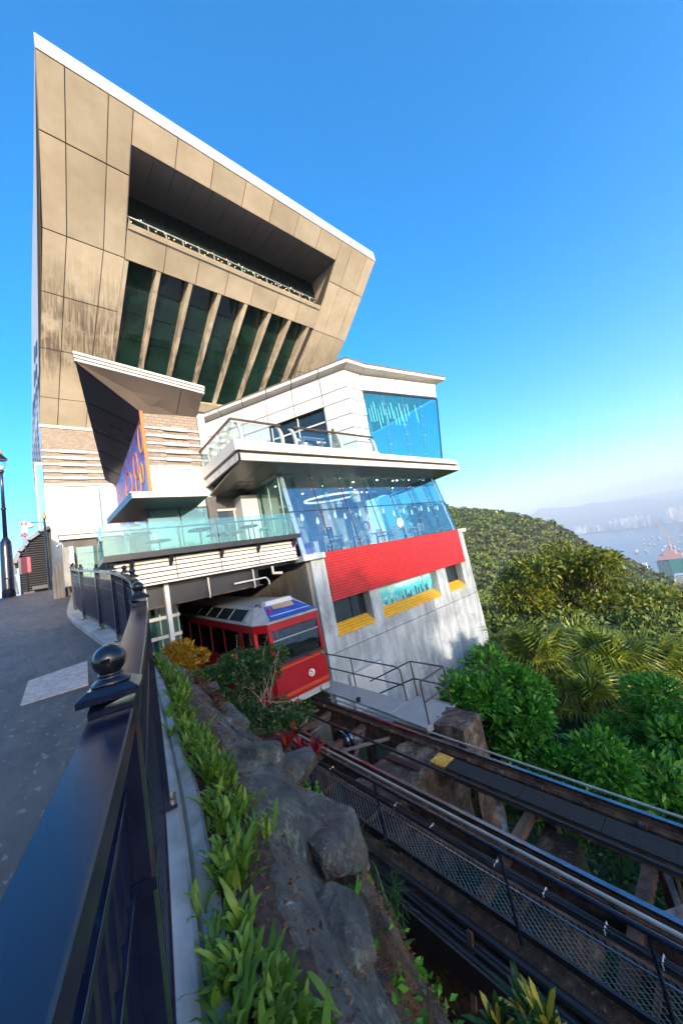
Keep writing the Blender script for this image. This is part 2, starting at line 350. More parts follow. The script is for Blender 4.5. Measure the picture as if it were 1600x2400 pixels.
# long window with raking fins
def G(u, v):
    t = (v-25.5)/8.0; return F(u, v, -(1.05-.75*t))
wc = [6.15, 8.72, 11.25, 13.80, 16.42, 19.05, 21.45, 23.85]; wr = [25.5, 26.9, 28.5, 30.2, 31.9, 33.7]
for i in range(7):
    for j in range(5):
        MB().slab([G(wc[i]+.02, wr[j]+.025), G(wc[i]+.02, wr[j+1]-.025), G(wc[i+1]-.02, wr[j+1]-.025), G(wc[i+1]-.02, wr[j]+.025)], -NF*.04).build('window_pane', M['tower_glass'], tower)
MB().slab([G(6.1, 25.45)-NF*.07, G(6.1, 33.8)-NF*.07, G(24, 33.8)-NF*.07, G(24, 25.45)-NF*.07], -NF*.1).build('window_backing', M['bronze_dark'], tower)
for i in range(1, 8):
    u = wc[i]-.15; w = .17
    segs = np.linspace(25.5, 33.9, 8)
    for j in range(7):
        a, b = segs[j]+.012, segs[j+1]-.012
        MB().hexa([G(u-w, a), G(u+w, a), F(u+w, a, .02), F(u-w, a, .02)], [G(u-w, b), G(u+w, b), F(u+w, b, .02), F(u-w, b, .02)]).build('fin', M['bronze'], tower)
MB().hexa([F(6.15, 25.5), G(6.15, 25.5), G(6.15, 33.7), F(6.15, 33.7)], [F(6.45, 25.5, -.04), G(6.45, 25.5), G(6.45, 33.7), F(6.45, 33.7, -.04)]).build('window_jamb', M['bronze'], tower)
MB().slab([F(6.15, 25.46, .0), G(6.15, 25.46), G(24, 25.46), F(24, 25.46, .0)], (0, -.02, -.03)).build('window_head', M['bronze'], tower)
MB().slab([F(6.1, 33.72, .05), F(6.1, 34.5, .05), F(24.6, 34.5, .05), F(24.6, 33.72, .05)], -NF*.5).build('window_sill', M['bronze'], tower)
# wall under the window: stone strip, white band, louvre
MB().box((6.0, 35.6, 17.0), (24.0, 36.2, 19.2)).build('stone_band', M['brick'], tower)
MB().slab([V(5.9, 34.6, 19.15), V(24.2, 34.6, 19.15), V(24.2, 36.4, 19.25), V(5.9, 36.4, 19.25)], (0, 0, -.3)).build('ledge', M['bronze'], tower)
MB().box((10, 35.4, 18.5), (24, 35.7, 19.05)).build('white_band', M['white'], tower)
for k in range(12): MB().box((13.0, 35.25, 16.6+k*.15), (18.5, 35.55, 16.66+k*.15)).build('louvre', M['grey_metal'], tower)
MB().box((12.9, 35.6, 8), (18.6, 35.75, 18.45)).build('louvre_backing', M['black_panel'], tower)
# left base: stone courses with stepped white bands, white wall below
MB().box((.56, 37.0, 11.1), (9.0, 37.4, 16.75)).build('stone_wall', M['brick'], tower)
zb = 16.55; 
MB().box((.50, 36.9, 16.55), (9.0, 37.1, 16.80)).build('top_trim', M['white'], tower)
for k in range(6):
    z = 14.28-k*.62
    MB().box((.52, 36.86, z), (9.0, 37.05, z+.16)).build('white_band', M['white'], tower)
    MB().box((1.75, 36.78, z-.07), (3.55, 36.855, z+.20)).build('raised_band', M['white'], tower)
MB().hexa([V(.50, 36.95, 1.0), V(9, 36.95, 1.0), V(9, 37.5, 1.0), V(.50, 37.5, 1.0)], [V(.50, 36.95, 11.1), V(9, 36.95, 11.1), V(9, 37.5, 11.1), V(.50, 37.5, 11.1)]).build('white_wall', M['bright_wall'], tower)
MB().box((.52, 36.92, 6.92), (2.4, 36.955, 6.96)).build('wall_joint', M['grey_metal'], tower)
# side wall of the bowl with its round grille
SP = [V(1.36, 18.55, 31.55), V(1.10, 25, 29.9), V(.66, 36, 28.5), V(.02, 46, 20.5), V(-.20, 46, 16.7), V(-.18, 46, 13.6), V(.22, 42, 11.2)]
SF = [F(1.36, 18.9), F(1.36, 21.5), F(1.36, 28.5), F(1.36, 34), F(1.36, 37), V(.53, 37.05, 13.5), V(.52, 37.1, 11.2)]
mb = MB()
for i in range(6):
    mb.add([SF[i], SP[i], SP[i+1], SF[i+1]], [(0, 1, 2, 3)])
mb.build('side_wall', M['white'], tower)
def sidep(s, t):
    k = min(5.999, t*6); i = int(k); f = k-i
    a = SF[i].lerp(SF[i+1], f); b = SP[i].lerp(SP[i+1], f); return a.lerp(b, s)+V(-.03, 0, 0)
for i in range(4):
    for j in range(15):
        s0 = .12+.2*i; t0 = .40+.036*j
        if (i in (0, 3)) and (j < 2 or j > 12): continue
        MB().add([sidep(s0, t0), sidep(s0+.11, t0), sidep(s0+.11, t0+.024), sidep(s0, t0+.024)], [(0, 1, 2, 3)]).build('side_opening', M['dark_metal'], tower)
# tower sides and back so that it is a solid
MB().slab([F(29.27, 18.9, -.1), V(29.3, 46, 30), V(28, 46, 12), F(29.27, 36.4, -.1)], (.1, 0, 0)).build('far_side_wall', M['white'], tower)
MB().box((.6, 37.3, 0), (27, 46, 16.6)).build('core', M['bright_wall'], tower)
# narrow blue glass strip beside the base
for k in range(6): MB().box((.05, 37.6, 5.0+k*1.4), (.48, 37.7, 6.35+k*1.4)).build('stair_window', M['pav_glass'], tower)
MB().box((-.02, 37.8, 2), (.55, 38.4, 13.6)).build('stair_wall', M['white'], tower)

# ================================================================== ENTRANCE BLOCK with folded canopy
ent = empty('entrance_building', (4.7, 16, 2), 'stone and white entrance block under a dark pointed folded canopy', 'building')
MB().box((3.56, 15.2, 5.38), (5.80, 15.6, 7.95)).build('stone_wall', M['brick'], ent)
for k in range(6):
    z = 7.13-k*.35 if k < 5 else 5.32
    z = 7.13-k*.353
    MB().box((3.54, 15.13, z), (5.82, 15.22, z+.085)).build('white_band', M['white'], ent)
    MB().box((4.28, 15.08, z-.045), (5.28, 15.125, z+.105)).build('raised_band', M['white'], ent)
MB().box((3.54, 15.16, 3.6), (5.82, 15.7, 5.36)).build('white_wall', M['bright_wall'], ent)
MB().box((5.83, 15.1, 3.9), (6.16, 15.9, 8.1)).build('white_pier', M['white'], ent)
MB().box((3.44, 15.05, 3.9), (3.555, 15.17, 7.85)).build('orange_strip', plain('orange_paint', (.85, .16, .03), .5), ent)
# mural wall (faces left)
def muralmat():
    m = Mat('mural_print'); v = m.co((1, .55, 1)); a = m.noise(v, 1.1, 4, .6, 1.5); b = m.noise(v, 2.6, 3, .6, .5)
    c1 = m.ramp(a, [(.28, (.03, .05, .30)), (.42, (.10, .03, .32)), (.52, (.35, .03, .22)), (.62, (.05, .22, .55)), (.74, (.55, .45, .55))])
    c2 = m.ramp(b, [(.3, (.55, .10, .02)), (.45, (.12, .04, .3)), (.6, (.06, .3, .6)), (.8, (.8, .75, .7))])
    m.set(Base_Color=m.mix(.45, c1, c2), Roughness=.4); return m.m
M['mural'] = muralmat()
mw = MB().add([(3.54, 15.2, 3.4), (3.54, 15.2, 7.80), (3.54, 23.2, 6.96), (3.54, 23.2, 3.4)], [(0, 1, 2, 3)]); 
mw.add([(3.6, 15.2, 3.4), (3.6, 15.2, 7.80), (3.6, 23.2, 6.96), (3.6, 23.2, 3.4)], [(3, 2, 1, 0)])
mwo = mw.build('mural_wall', M['mural'], ent)
gold = plain('gold_outline', (.55, .32, .08), .5); pale = plain('mural_pale_blue', (.35, .55, .75), .5); orange = plain('mural_orange', (.7, .2, .05), .5)
def ring(cy, cz, ry, rz, mat):
    pts = [(3.525, cy+ry*math.cos(t), cz+rz*math.sin(t)) for t in [2*math.pi*k/28 for k in range(29)]]
    MB().tube(pts, .03, 4, False).build('mural_outline', mat, mwo)
for cy, cz, ry, rz, mt in ((15.85, 6.9, .36, .62, gold), (17.3, 6.15, .45, .62, orange), (19.3, 5.75, .8, .75, orange), (17.2, 5.2, .5, .6, gold), (16.3, 5.5, .28, .45, gold)): ring(cy, cz, ry, rz, mt)
for k, (cy, z0, z1) in enumerate(((15.45, 3.9, 6.6), (15.62, 3.9, 5.9), (15.3, 3.9, 7.2), (15.8, 3.9, 5.2))):
    MB().add([(3.53, cy-.05, z0), (3.53, cy+.05, z0), (3.53, cy+.05, z1), (3.53, cy-.05, z1)], [(0, 1, 2, 3)]).build('mural_stripe', pale, mwo)
MB().box((2.75, 23.2, 1.5), (3.6, 24, 7.0)).build('return_wall', M['cream'], ent)
MB().box((3.62, 15.65, 2), (5.8, 23, 8)).build('core', M['bright_wall'], ent)
# folded canopy: colours carry the lit front facet and the shaded left facet
T0 = V(1.32, 14.05, 8.98); C0 = V(3.55, 15.18, 7.82); B0 = V(3.55, 23.2, 6.98); E0 = V(2.86, 21.2, 6.55+.35)
Rf = V(5.85, 14.03, 8.52); Rb = V(5.85, 15.2, 7.93)
fr = [T0, V(4.95, 14.04, 8.62), V(4.95, 15.2, 7.90), C0]
MB().slab([T0, C0, V(4.93, 15.2, 7.905), V(4.93, 14.035, 8.625)], (0, .05, .08)).build('soffit_panel', M['brown_soffit'], ent)
MB().slab([V(4.97, 14.035, 8.62), V(4.97, 15.2, 7.907), Rb, Rf], (0, .05, .08)).build('soffit_panel', M['brown_soffit'], ent)
E0 = V(3.05, 23.2, 7.35)
lt = [.0, .24, .45, .64, .82, 1.0]
for i in range(5):
    a0, a1 = T0.lerp(E0, lt[i]+.004), T0.lerp(E0, lt[i+1]-.004)
    CB = lambda t: C0.lerp(B0, max(0, (t-.12)/.88))
    b0, b1 = CB(lt[i]+.004), CB(lt[i+1]-.004)
    MB().slab([a0, a1, b1, b0], (.03, .02, .08)).build('soffit_panel', M['black_panel'], ent)
MB().slab([T0+V(0, 0, 0), E0, E0+V(0, 0, .42), T0+V(0, 0, .18)], (.05, 0, 0)).build('canopy_edge', M['blue_edge'], ent)
for k in range(3):
    z0 = .02+k*.105; o = -.06*k
    a = T0+V(-.02-.015*k, o-.02, z0); b = V(5.9, 14.0+o, 8.50+z0)
    m1 = a.lerp(b, .79); m2 = a.lerp(b, .793)
    for p, q in ((a, m1), (m2, b)):
        MB().slab([p, q, q+V(0, 0, .10), p+V(0, 0, .10)], (0, .2, 0)).build('canopy_fascia', M['white'], ent)
MB().slab([T0+V(.1, .1, .3), Rf+V(0, .1, .3), V(5.85, 23, 8.6), E0+V(0, 0, .5)], (0, 0, .1)).build('canopy_roof', M['grey_metal'], ent)
# ================================================================== TERRACE BUILDING
ter = empty('terrace_building', (14, 12, -7.5), 'white terraced wing with glass cafe, red tiled band and concrete base wall', 'building')
def tb(a, b, name, mat, parent=None, bevel=0): return MB().box(a, b).build(name, M[mat] if isinstance(mat, str) else mat, parent or ter, False, bevel)
# concrete base wall with window band
tb((8.52, 12.0, -11), (21.1, 13.2, -3.72), 'base_wall', 'concrete')
tb((8.52, 12.0, -3.69), (21.1, 13.2, -3.06), 'base_wall', 'concrete')
tb((9.3, 12.02, -1.60), (20.0, 13.2, .40), 'band_wall', 'concrete')
for a, b in ((8.52, 9.26), (11.52, 12.22), (17.15, 18.12), (19.95, 21.1)):
    tb((a, 12.0, -3.06), (b, 12.9, .3 if a < 9 or a > 19 else -1.60), 'pier', 'concrete')
tb((8.05, 11.80, .28), (9.20, 12.6, .52), 'cap_stone', 'concrete'); tb((20.45, 11.9, .28), (21.45, 12.9, .50), 'cap_stone', 'cream')
for a, b in ((9.27, 11.51), (12.23, 17.14), (18.13, 19.94)):
    MB().hexa([V(a, 11.97, -3.12), V(b, 11.97, -3.12), V(b, 12.5, -3.05), V(a, 12.5, -3.05)], [V(a, 11.97, -3.02), V(b, 11.97, -3.02), V(b, 12.46, -2.66), V(a, 12.46, -2.66)]).build('tiled_sill', M['yellow_tile'], ter)
for a, b, n in ((9.27, 11.51, 2), (18.13, 19.94, 1)):
    xs = [a, a+(b-a)*.62, b] if n == 2 else [a, b]
    for i in range(n): tb((xs[i]+.03, 12.46, -2.66), (xs[i+1]-.03, 12.5, -1.61), 'window', 'dark_glass')
    tb((a, 12.52, -2.7), (b, 12.6, -1.6), 'window_back', 'dark_metal')
    for x in xs: tb((max(a, x-.03), 12.42, -2.66), (min(b, x+.03), 12.455, -1.61), 'mullion', 'dark_metal')
# printed skyline picture in the middle window
def skyl():
    m = Mat('printed_skyline'); v = m.co(); f = m.noise(m.co((.8, 1, 1.6)), 1.6, 5, .6, .6)
    sp = m.node('ShaderNodeSeparateXYZ'); m.l.new(v, sp.inputs[0])
    mr = m.node('ShaderNodeMapRange'); mr.inputs[1].default_value = -2.7; mr.inputs[2].default_value = -1.6; m.l.new(sp.outputs['Z'], mr.inputs[0])
    g = m.ramp(mr.outputs[0], [(0, (.01, .20, .24)), (.35, (.02, .38, .46)), (.6, (.08, .50, .56)), (1, (.45, .75, .75))])
    m.set(Base_Color=m.mix(m.ramp(f, [(.48, (0, 0, 0)), (.72, (.8, .8, .8))]), g, (.75, .85, .82)), Roughness=.3); return m.m
M['skyline'] = skyl()
pic = tb((12.24, 12.44, -2.66), (17.12, 12.48, -1.61), 'skyline_picture', M['skyline'])
rnd = random.Random(11); dk = plain('printed_tower_dark', (.015, .12, .15), .4); lt_ = plain('printed_tower_pale', (.18, .42, .44), .4)
x = 12.3
while x < 16.9:
    w = rnd.uniform(.05, .16); h = rnd.uniform(.12, .5)*(1.4 if rnd.random() < .12 else 1)
    MB().box((x, 12.425, -2.63), (x+w, 12.438, -2.63+h)).build('printed_tower', dk if rnd.random() < .6 else lt_, pic); x += w+rnd.uniform(.0, .09)
for x in (12.62, 16.25): tb((x-.035, 12.40, -2.66), (x+.035, 12.422, -1.61), 'mullion', 'grey_metal')
# red tiled band
tb((9.25, 11.90, -1.63), (20.42, 12.0, .50), 'red_tile_band', 'red_tile', None, .01)
# ventilation grille
tb((9.30, 11.94, -6.35), (11.35, 11.995, -4.72), 'vent_frame', 'grey_metal')
g = MB()
for k in range(26): g.hexa([V(9.38, 11.90, -6.28+k*.058), V(11.27, 11.90, -6.28+k*.058), V(11.27, 11.935, -6.25+k*.058), V(9.38, 11.935, -6.25+k*.058)], [V(9.38, 11.90, -6.262+k*.058), V(11.27, 11.90, -6.262+k*.058), V(11.27, 11.935, -6.232+k*.058), V(9.38, 11.935, -6.232+k*.058)])
g.build('vent_slats', M['white'], ter)
# ---------------- tunnel mouth of the tram station
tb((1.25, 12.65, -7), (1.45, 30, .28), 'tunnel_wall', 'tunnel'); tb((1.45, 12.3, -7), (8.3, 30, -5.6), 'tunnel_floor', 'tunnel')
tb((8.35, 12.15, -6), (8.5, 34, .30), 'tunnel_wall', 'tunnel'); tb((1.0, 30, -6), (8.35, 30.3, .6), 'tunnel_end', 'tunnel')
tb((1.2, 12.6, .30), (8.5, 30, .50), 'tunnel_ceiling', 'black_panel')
tb((1.6, 12.5, -.28), (6.3, 12.6, .32), 'mesh_beam', 'dark_metal'); tb((1.6, 12.44, -.32), (6.4, 12.62, -.28), 'beam_flange', 'rust')
for x in (2.35, 4.3, 6.0): MB().tube([(x, 12.3, .35), (x, 12.3, -.25), (x, 12.35, -.34)], .03, 6).build('drain_pipe', M['cream'], ter)
MB().tube([(5.2, 12.3, -.05), (6.5, 12.3, -.05), (6.6, 12.3, -.2), (6.6, 12.3, -.35)], .035, 6).build('drain_pipe', M['cream'], ter)
MB().tube([(6.9, 12.4, .35), (6.9, 12.4, .05), (7.3, 12.4, .0)], .06, 6).build('drain_pipe', M['cream'], ter)
MB().box((2.90, 12.32, -3.2), (3.03, 12.50, .45)).build('white_column', M['white'], ter)
M['office_glass'] = dglass('office_green_glass', (.02, .09, .065), .06)
# station office with green glazing and white transoms
tb((2.3, 13.75, -4), (3.55, 16, .2), 'office_core', 'black_panel')
for z in (-2.0, -1.34, -.70, -.02): tb((2.3, 13.42, z-.06), (3.55, 13.56, z+.05), 'white_transom', 'white')
for i, (z0, z1) in enumerate(((-.64, -.08), (-1.28, -.76), (-1.94, -1.40), (-2.6, -2.06))):
    for x0, x1 in ((2.32, 2.92), (2.96, 3.5)): tb((x0, 13.58, z0), (x1, 13.61, z1), 'office_pane', M['office_glass'])
for x in (2.3, 2.92, 3.5): tb((x, 13.56, -2.6), (x+.04, 13.64, 0), 'office_mullion', plain('pale_green_frame', (.35, .48, .42), .5))
# ---------------- lower balcony
tb((1.32, 11.72, 1.30), (8.02, 15.2, 1.42), 'balcony_deck', 'grey_metal')
tb((1.30, 11.68, 1.26), (8.04, 11.715, 1.44), 'deck_edge', 'dark_metal')
jo = [1.45, 3.27, 4.75, 6.21, 7.92]
for i in range(4):
    for k in range(5):
        z1 = 1.22-k*.148; z0 = z1-.118
        MB().hexa([V(jo[i]+.015, 12.0, z0), V(jo[i+1]-.015, 12.0, z0), V(jo[i+1]-.015, 12.1, z0), V(jo[i]+.015, 12.1, z0)],
                  [V(jo[i]+.015, 12.06, z1), V(jo[i+1]-.015, 12.06, z1), V(jo[i+1]-.015, 12.12, z1), V(jo[i]+.015, 12.12, z1)]).build('fascia_slat', M['cream'], ter)
tb((1.5, 12.13, .45), (7.95, 12.25, 1.28), 'fascia_backing', 'bronze_dark'); tb((1.45, 12.0, .42), (7.95, 12.14, .475), 'fascia_trim', 'cream')
for x in (1.42, 2.0, 3.1, 4.77, 6.2, 7.80):
    MB().hexa([V(x-.05, 12.0, .95), V(x+.05, 12.0, .95), V(x+.05, 12.02, .95), V(x-.05, 12.02, .95)], [V(x-.05, 11.72, 1.26), V(x+.05, 11.72, 1.26), V(x+.05, 12.02, 1.26), V(x-.05, 12.02, 1.26)]).build('deck_bracket', M['dark_metal'], ter)
gj = [1.32, 3.45, 4.72, 6.15, 7.86]
for i in range(4):
    tb((gj[i]+.02, 11.84, 1.46), (gj[i+1]-.02, 11.862, 2.36), 'balustrade_glass', 'teal_glass')
MB().tube([(1.36, 11.95, 2.18), (7.8, 11.95, 2.18)], .032, 8).build('balustrade_rail', M['steel'], ter)
for x in (1.95, 3.45, 4.72, 6.15, 7.5):
    MB().bar((x, 11.97, 1.42), (x-.02, 11.95, 2.16), .05, .03).build('balustrade_post', M['steel'], ter)
    for s in (-.09, .09): MB().lathe((x+s, 11.875, 2.04), sphere_prof(.028, 5), 8).build('glass_fitting', M['steel'], ter, True)
tb((.80, 13.0, 1.02), (1.30, 13.02, 1.98), 'balustrade_glass', 'teal_glass'); MB().tube([(.8, 13.05, 1.75), (1.3, 13.05, 1.80)], .03, 6).build('balustrade_rail', M['steel'], ter)
MB().tube([(1.06, 13.06, .9), (1.06, 13.06, 1.75)], .028, 6).build('balustrade_post', M['steel'], ter)
tb((1.32, 11.86, 1.46), (1.345, 13.0, 2.36), 'balustrade_glass', 'teal_glass')
# small flat canopy over the balcony door
tb((2.46, 13.18, 3.54), (4.30, 13.24, 3.71), 'canopy_fascia', 'cream'); tb((4.315, 13.18, 3.54), (5.08, 13.24, 3.71), 'canopy_fascia', 'cream')
MB().slab([V(2.46, 13.24, 3.52), V(2.23, 17.3, 3.52), V(5.3, 17.3, 3.52), V(5.08, 13.24, 3.52)], (0, 0, .16)).build('canopy_soffit', M['black_panel'], ter)
MB().slab([V(2.42, 13.2, 3.5), V(2.19, 17.3, 3.5), V(2.19, 17.3, 3.74), V(2.42, 13.2, 3.74)], (.035, 0, 0)).build('canopy_edge', M['blue_edge'], ter)
tb((2.4, 13.16, 3.715), (5.1, 17.3, 3.76), 'canopy_roof', 'grey_metal')
# glazed room behind the balcony
for x0, x1 in ((3.25, 4.46), (4.50, 5.62)): tb((x0, 15.0, 1.44), (x1, 15.03, 3.5), 'room_pane', 'green_glass')
tb((4.46, 14.97, 1.44), (4.50, 15.05, 3.5), 'mullion', 'dark_metal'); tb((3.2, 14.97, 1.44), (3.25, 15.06, 3.5), 'mullion', 'dark_metal')
for x, z in ((3.45, 3.2), (4.38, 3.2), (4.58, 3.2), (4.38, 1.9), (4.58, 1.9)): MB().lathe((x, 14.97, z), sphere_prof(.03, 5), 8).build('glass_fitting', M['steel'], ter, True)
tb((3.2, 15.1, 1.42), (3.24, 19, 3.5), 'room_side_pane', 'dark_glass')
tb((3.6, 16.6, 1.42), (5.7, 16.8, 3.5), 'room_wall', M['bright_wall']); tb((3.25, 15.1, 1.38), (5.7, 16.7, 1.42), 'room_floor', 'greystone')
tb((3.45, 15.4, 1.42), (3.75, 15.7, 3.5), 'room_column', M['bright_wall']); tb((5.3, 15.3, 1.42), (5.55, 15.6, 3.5), 'room_column', M['bright_wall'])
tb((5.66, 14.9, 1.42), (6.05, 15.6, 3.95), 'door_pier', 'darkstone')
tb((6.12, 15.3, 1.42), (6.2, 15.42, 3.35), 'door_frame', 'white'); tb((6.98, 15.3, 1.42), (7.06, 15.42, 3.35), 'door_frame', 'white'); tb((6.08, 15.28, 3.35), (7.1, 15.44, 3.45), 'door_frame', 'white')
tb((6.2, 15.36, 1.42), (6.98, 15.40, 3.35), 'door', 'dark_glass')
tb((7.1, 14.6, 1.42), (7.95, 15.4, 3.9), 'door_return', 'cream'); tb((5.7, 15.45, 1.2), (9.9, 15.7, 4.1), 'rear_wall', 'darkstone')
# ---------------- glass cafe
PB = lambda u, t: V(u, 12.0+.73*t, .52+3.82*t)
cj = [8.12, 9.86, 11.63, 13.43, 15.22, 17.02, 18.76, 20.48]; ts = [0.0, .52, 1.0]
for i in range(7):
    for k in range(2):
        a, b = cj[i]+.02, cj[i+1]-.02
        MB().slab([PB(a, ts[k]+.006), PB(b, ts[k]+.006), PB(b, ts[k+1]-.006), PB(a, ts[k+1]-.006)], (0, .025, 0)).build('cafe_pane', M['cafe_glass'], ter)
seal = plain('black_glazing_seal', (.012, .012, .016), .5)
for i in range(8): MB().bar(PB(cj[i], 0)+V(0, .012, 0), PB(cj[i], 1)+V(0, .012, 0), .038, .02, (0, 1, 0)).build('glazing_seal', seal, ter)
MB().bar(PB(8.12, .52)+V(0, .01, 0), PB(20.48, .52)+V(0, .01, 0), .03, .04).build('glazing_seal', seal, ter)
for i in range(7):                                   # two point fittings each side of every joint
    for t in (.06, .27, .46, .60, .80, .95):
        for s in ((-.11, .11) if 0 < i else (.13,)): MB().lathe(PB(cj[i]+s, t)+V(0, -.02, 0), sphere_prof(.032, 4), 6).build('glass_fitting', M['steel'], ter, True)
    MB().slab([PB(cj[i]+.9, .02)+V(0, .15, 0), PB(cj[i]+.9, .98)+V(0, .15, 0), PB(cj[i]+.9, .98)+V(0, .5, 0), PB(cj[i]+.9, .02)+V(0, .45, 0)], (.015, 0, 0)).build('glass_fin', M['teal_glass'], ter)
MB().slab([PB(8.2, 0)+V(0, .06, 0), PB(8.2, 1)+V(0, .06, 0), PB(8.42, 1)+V(0, .06, 0), PB(8.42, 0)+V(0, .06, 0)], (0, .05, 0)).build('cafe_corner_post', M['white'], ter)
MB().slab([PB(20.2, 0)+V(0, .06, 0), PB(20.2, 1)+V(0, .06, 0), PB(20.33, 1)+V(0, .06, 0), PB(20.33, 0)+V(0, .06, 0)], (0, .05, 0)).build('cafe_corner_post', M['white'], ter)
# glass return on the left with its inner frames
for k, (v0_, v1_) in enumerate(((12.75, 13.7), (13.72, 14.7))):
    for z0, z1 in ((1.42, 2.48), (2.52, 4.2)): MB().box((8.08, v0_, z0), (8.10, v1_, z1)).build('cafe_side_pane', M['green_glass'], ter)
MB().slab([PB(8.09, .24), V(8.09, 12.74, 1.44), V(8.09, 12.74, 4.25), PB(8.09, 1)], (.02, 0, 0)).build('cafe_side_pane', M['green_glass'], ter)
for v in (12.73, 13.71, 14.7): tb((8.06, v-.012, 1.42), (8.12, v+.012, 4.2), 'cafe_side_mullion', 'steel')
# right glass return
MB().slab([PB(20.5, 0), V(20.5, 18, .52), V(20.5, 18, 4.3), PB(20.5, 1)], (-.025, 0, 0)).build('cafe_side_pane', M['pav_glass'], ter)
# cafe interior
tb((8.15, 12.1, .30), (20.4, 19, .40), 'cafe_floor', plain('cafe_floor', (.42, .42, .42), .4)); tb((8.15, 12.9, 4.40), (20.4, 19, 4.44), 'cafe_ceiling', plain('cafe_ceiling', (.58, .60, .60), .6))
tb((8.15, 18.0, .4), (17.0, 18.2, 4.4), 'cafe_rear_wall', plain('cafe_wall', (.36, .40, .44), .6)); tb((8.5, 14.7, .4), (8.6, 18, 4.4), 'cafe_inner_wall', plain('cafe_wall2', (.3, .33, .34), .6))
tb((12.6, 15.6, .4), (13.6, 16.4, 3.6), 'cafe_column', plain('pale_wood', (.55, .42, .34), .5)); tb((16.1, 16.2, .4), (16.7, 17, 4.4), 'cafe_column', plain('grey_plaster', (.4, .42, .45), .6))
tb((17.6, 17.6, .4), (18.5, 18.0, 4.4), 'cafe_column', M['bright_wall']); tb((12.2, 15.2, .9), (12.75, 15.26, 2.1), 'menu_board', M['white']); tb((12.26, 15.17, .97), (12.69, 15.195, 2.03), 'menu_board_face', M['dark_metal'])
pts = [(11.3+1.9*math.cos(t)+1.4, 14.6+1.0*math.sin(t), 3.62+.12*math.cos(t)) for t in [math.pi*(.05+1.9*k/24) for k in range(25)]]
MB().tube(pts, .06, 6).build('ring_lamp', emit('soft_lamp', (1, .9, .75), .3), ter)
tb((13.9, 14.2, 3.2), (14.5, 14.26, 3.95), 'wall_clock_panel', plain('clock_panel', (.75, .66, .55), .5))
M['spot'] = emit('ceiling_spot', (1, .8, .55), 6)
rnd = random.Random(5)
for i in range(13):
    MB().lathe((8.9+11*rnd.random(), 13.2+3.5*rnd.random(), 4.385), [(.05, -.012), (.05, .012)], 8).build('ceiling_spot', M['spot'], ter)
# white paper decorations on the panes
pw = plain('white_sticker', (.85, .87, .88), .6)
def flake(c, r):
    mb = MB()
    for k in range(6):
        a = math.pi*k/3; d = V(math.cos(a), 0, math.sin(a))
        mb.bar(c, c+d*r, r*.16, .006, (0, 1, 0)); mb.bar(c+d*r*.6, c+d*r*.6+V(math.cos(a+.8), 0, math.sin(a+.8))*r*.35, r*.12, .006, (0, 1, 0)); mb.bar(c+d*r*.6, c+d*r*.6+V(math.cos(a-.8), 0, math.sin(a-.8))*r*.35, r*.12, .006, (0, 1, 0))
    mb.build('snowflake_sticker', pw, ter)
def snowman(c):
    MB().add([c+V(.10*math.cos(t)*(1 if math.sin(t) < 0 else .72), 0, .17*math.sin(t)) for t in [2*math.pi*k/16 for k in range(16)]], [tuple(range(16))]).build('figure_sticker', pw, ter)
for i in range(7):
    for q in range(2): snowman(PB(cj[i]+.75+q*.75+rnd.uniform(-.1, .1), .43-.03*q+rnd.uniform(-.02, .02))+V(0, .06, 0))
    flake(PB(cj[i]+.45, .42)+V(0, .06, 0), .12)
flake(PB(11.2, .60)+V(0, .06, 0), .22); flake(PB(10.6, .72)+V(0, .06, 0), .14)
# ---------------- upper deck
MB().hexa([V(5.76, 11.5, 4.48), V(21.9, 11.5, 4.44), V(21.9, 11.6, 4.44), V(5.76, 11.6, 4.48)], [V(5.76, 11.5, 4.76), V(21.9, 11.5, 4.72), V(21.9, 11.6, 4.72), V(5.76, 11.6, 4.76)])
dj = [5.76, 8.0, 8.72, 11.2, 13.9, 15.8, 17.7, 19.7, 21.1, 21.9]
for i in range(9): tb((dj[i]+.008, 11.5, 4.47), (dj[i+1]-.008, 11.62, 4.755), 'lower_fascia', 'rustwhite')
for i in range(9):
    if i == 8: a, b = 21.1, 21.72
    else: a, b = dj[i], dj[i+1]
    MB().hexa([V(a+.008, 11.44, 4.87), V(b-.008, 11.44, 4.87), V(b-.008, 11.8, 4.87), V(a+.008, 11.8, 4.87)], [V(a+.008, 11.50, 5.30 if i < 4 else 5.20), V(b-.008, 11.50, 5.30 if i < 4 else 5.20), V(b-.008, 11.8, 5.32 if i < 4 else 5.22), V(a+.008, 11.8, 5.32 if i < 4 else 5.22)]).build('upper_fascia', M['cream'], ter, False, .02)
tb((5.85, 11.6, 4.76), (21.7, 15, 4.865), 'deck_gap', 'bronze_dark'); tb((5.9, 11.8, 4.9), (22.5, 24, 5.18), 'deck_slab', 'greystone')
# left side of the deck
for v0_, v1_ in ((11.5, 12.55), (12.56, 13.9), (13.91, 15.2)):
    tb((5.76, v0_, 4.47), (5.86, v1_, 4.755), 'lower_fascia', 'rustwhite'); tb((5.70, v0_, 4.87), (5.95, v1_, 5.32), 'upper_fascia', 'cream')
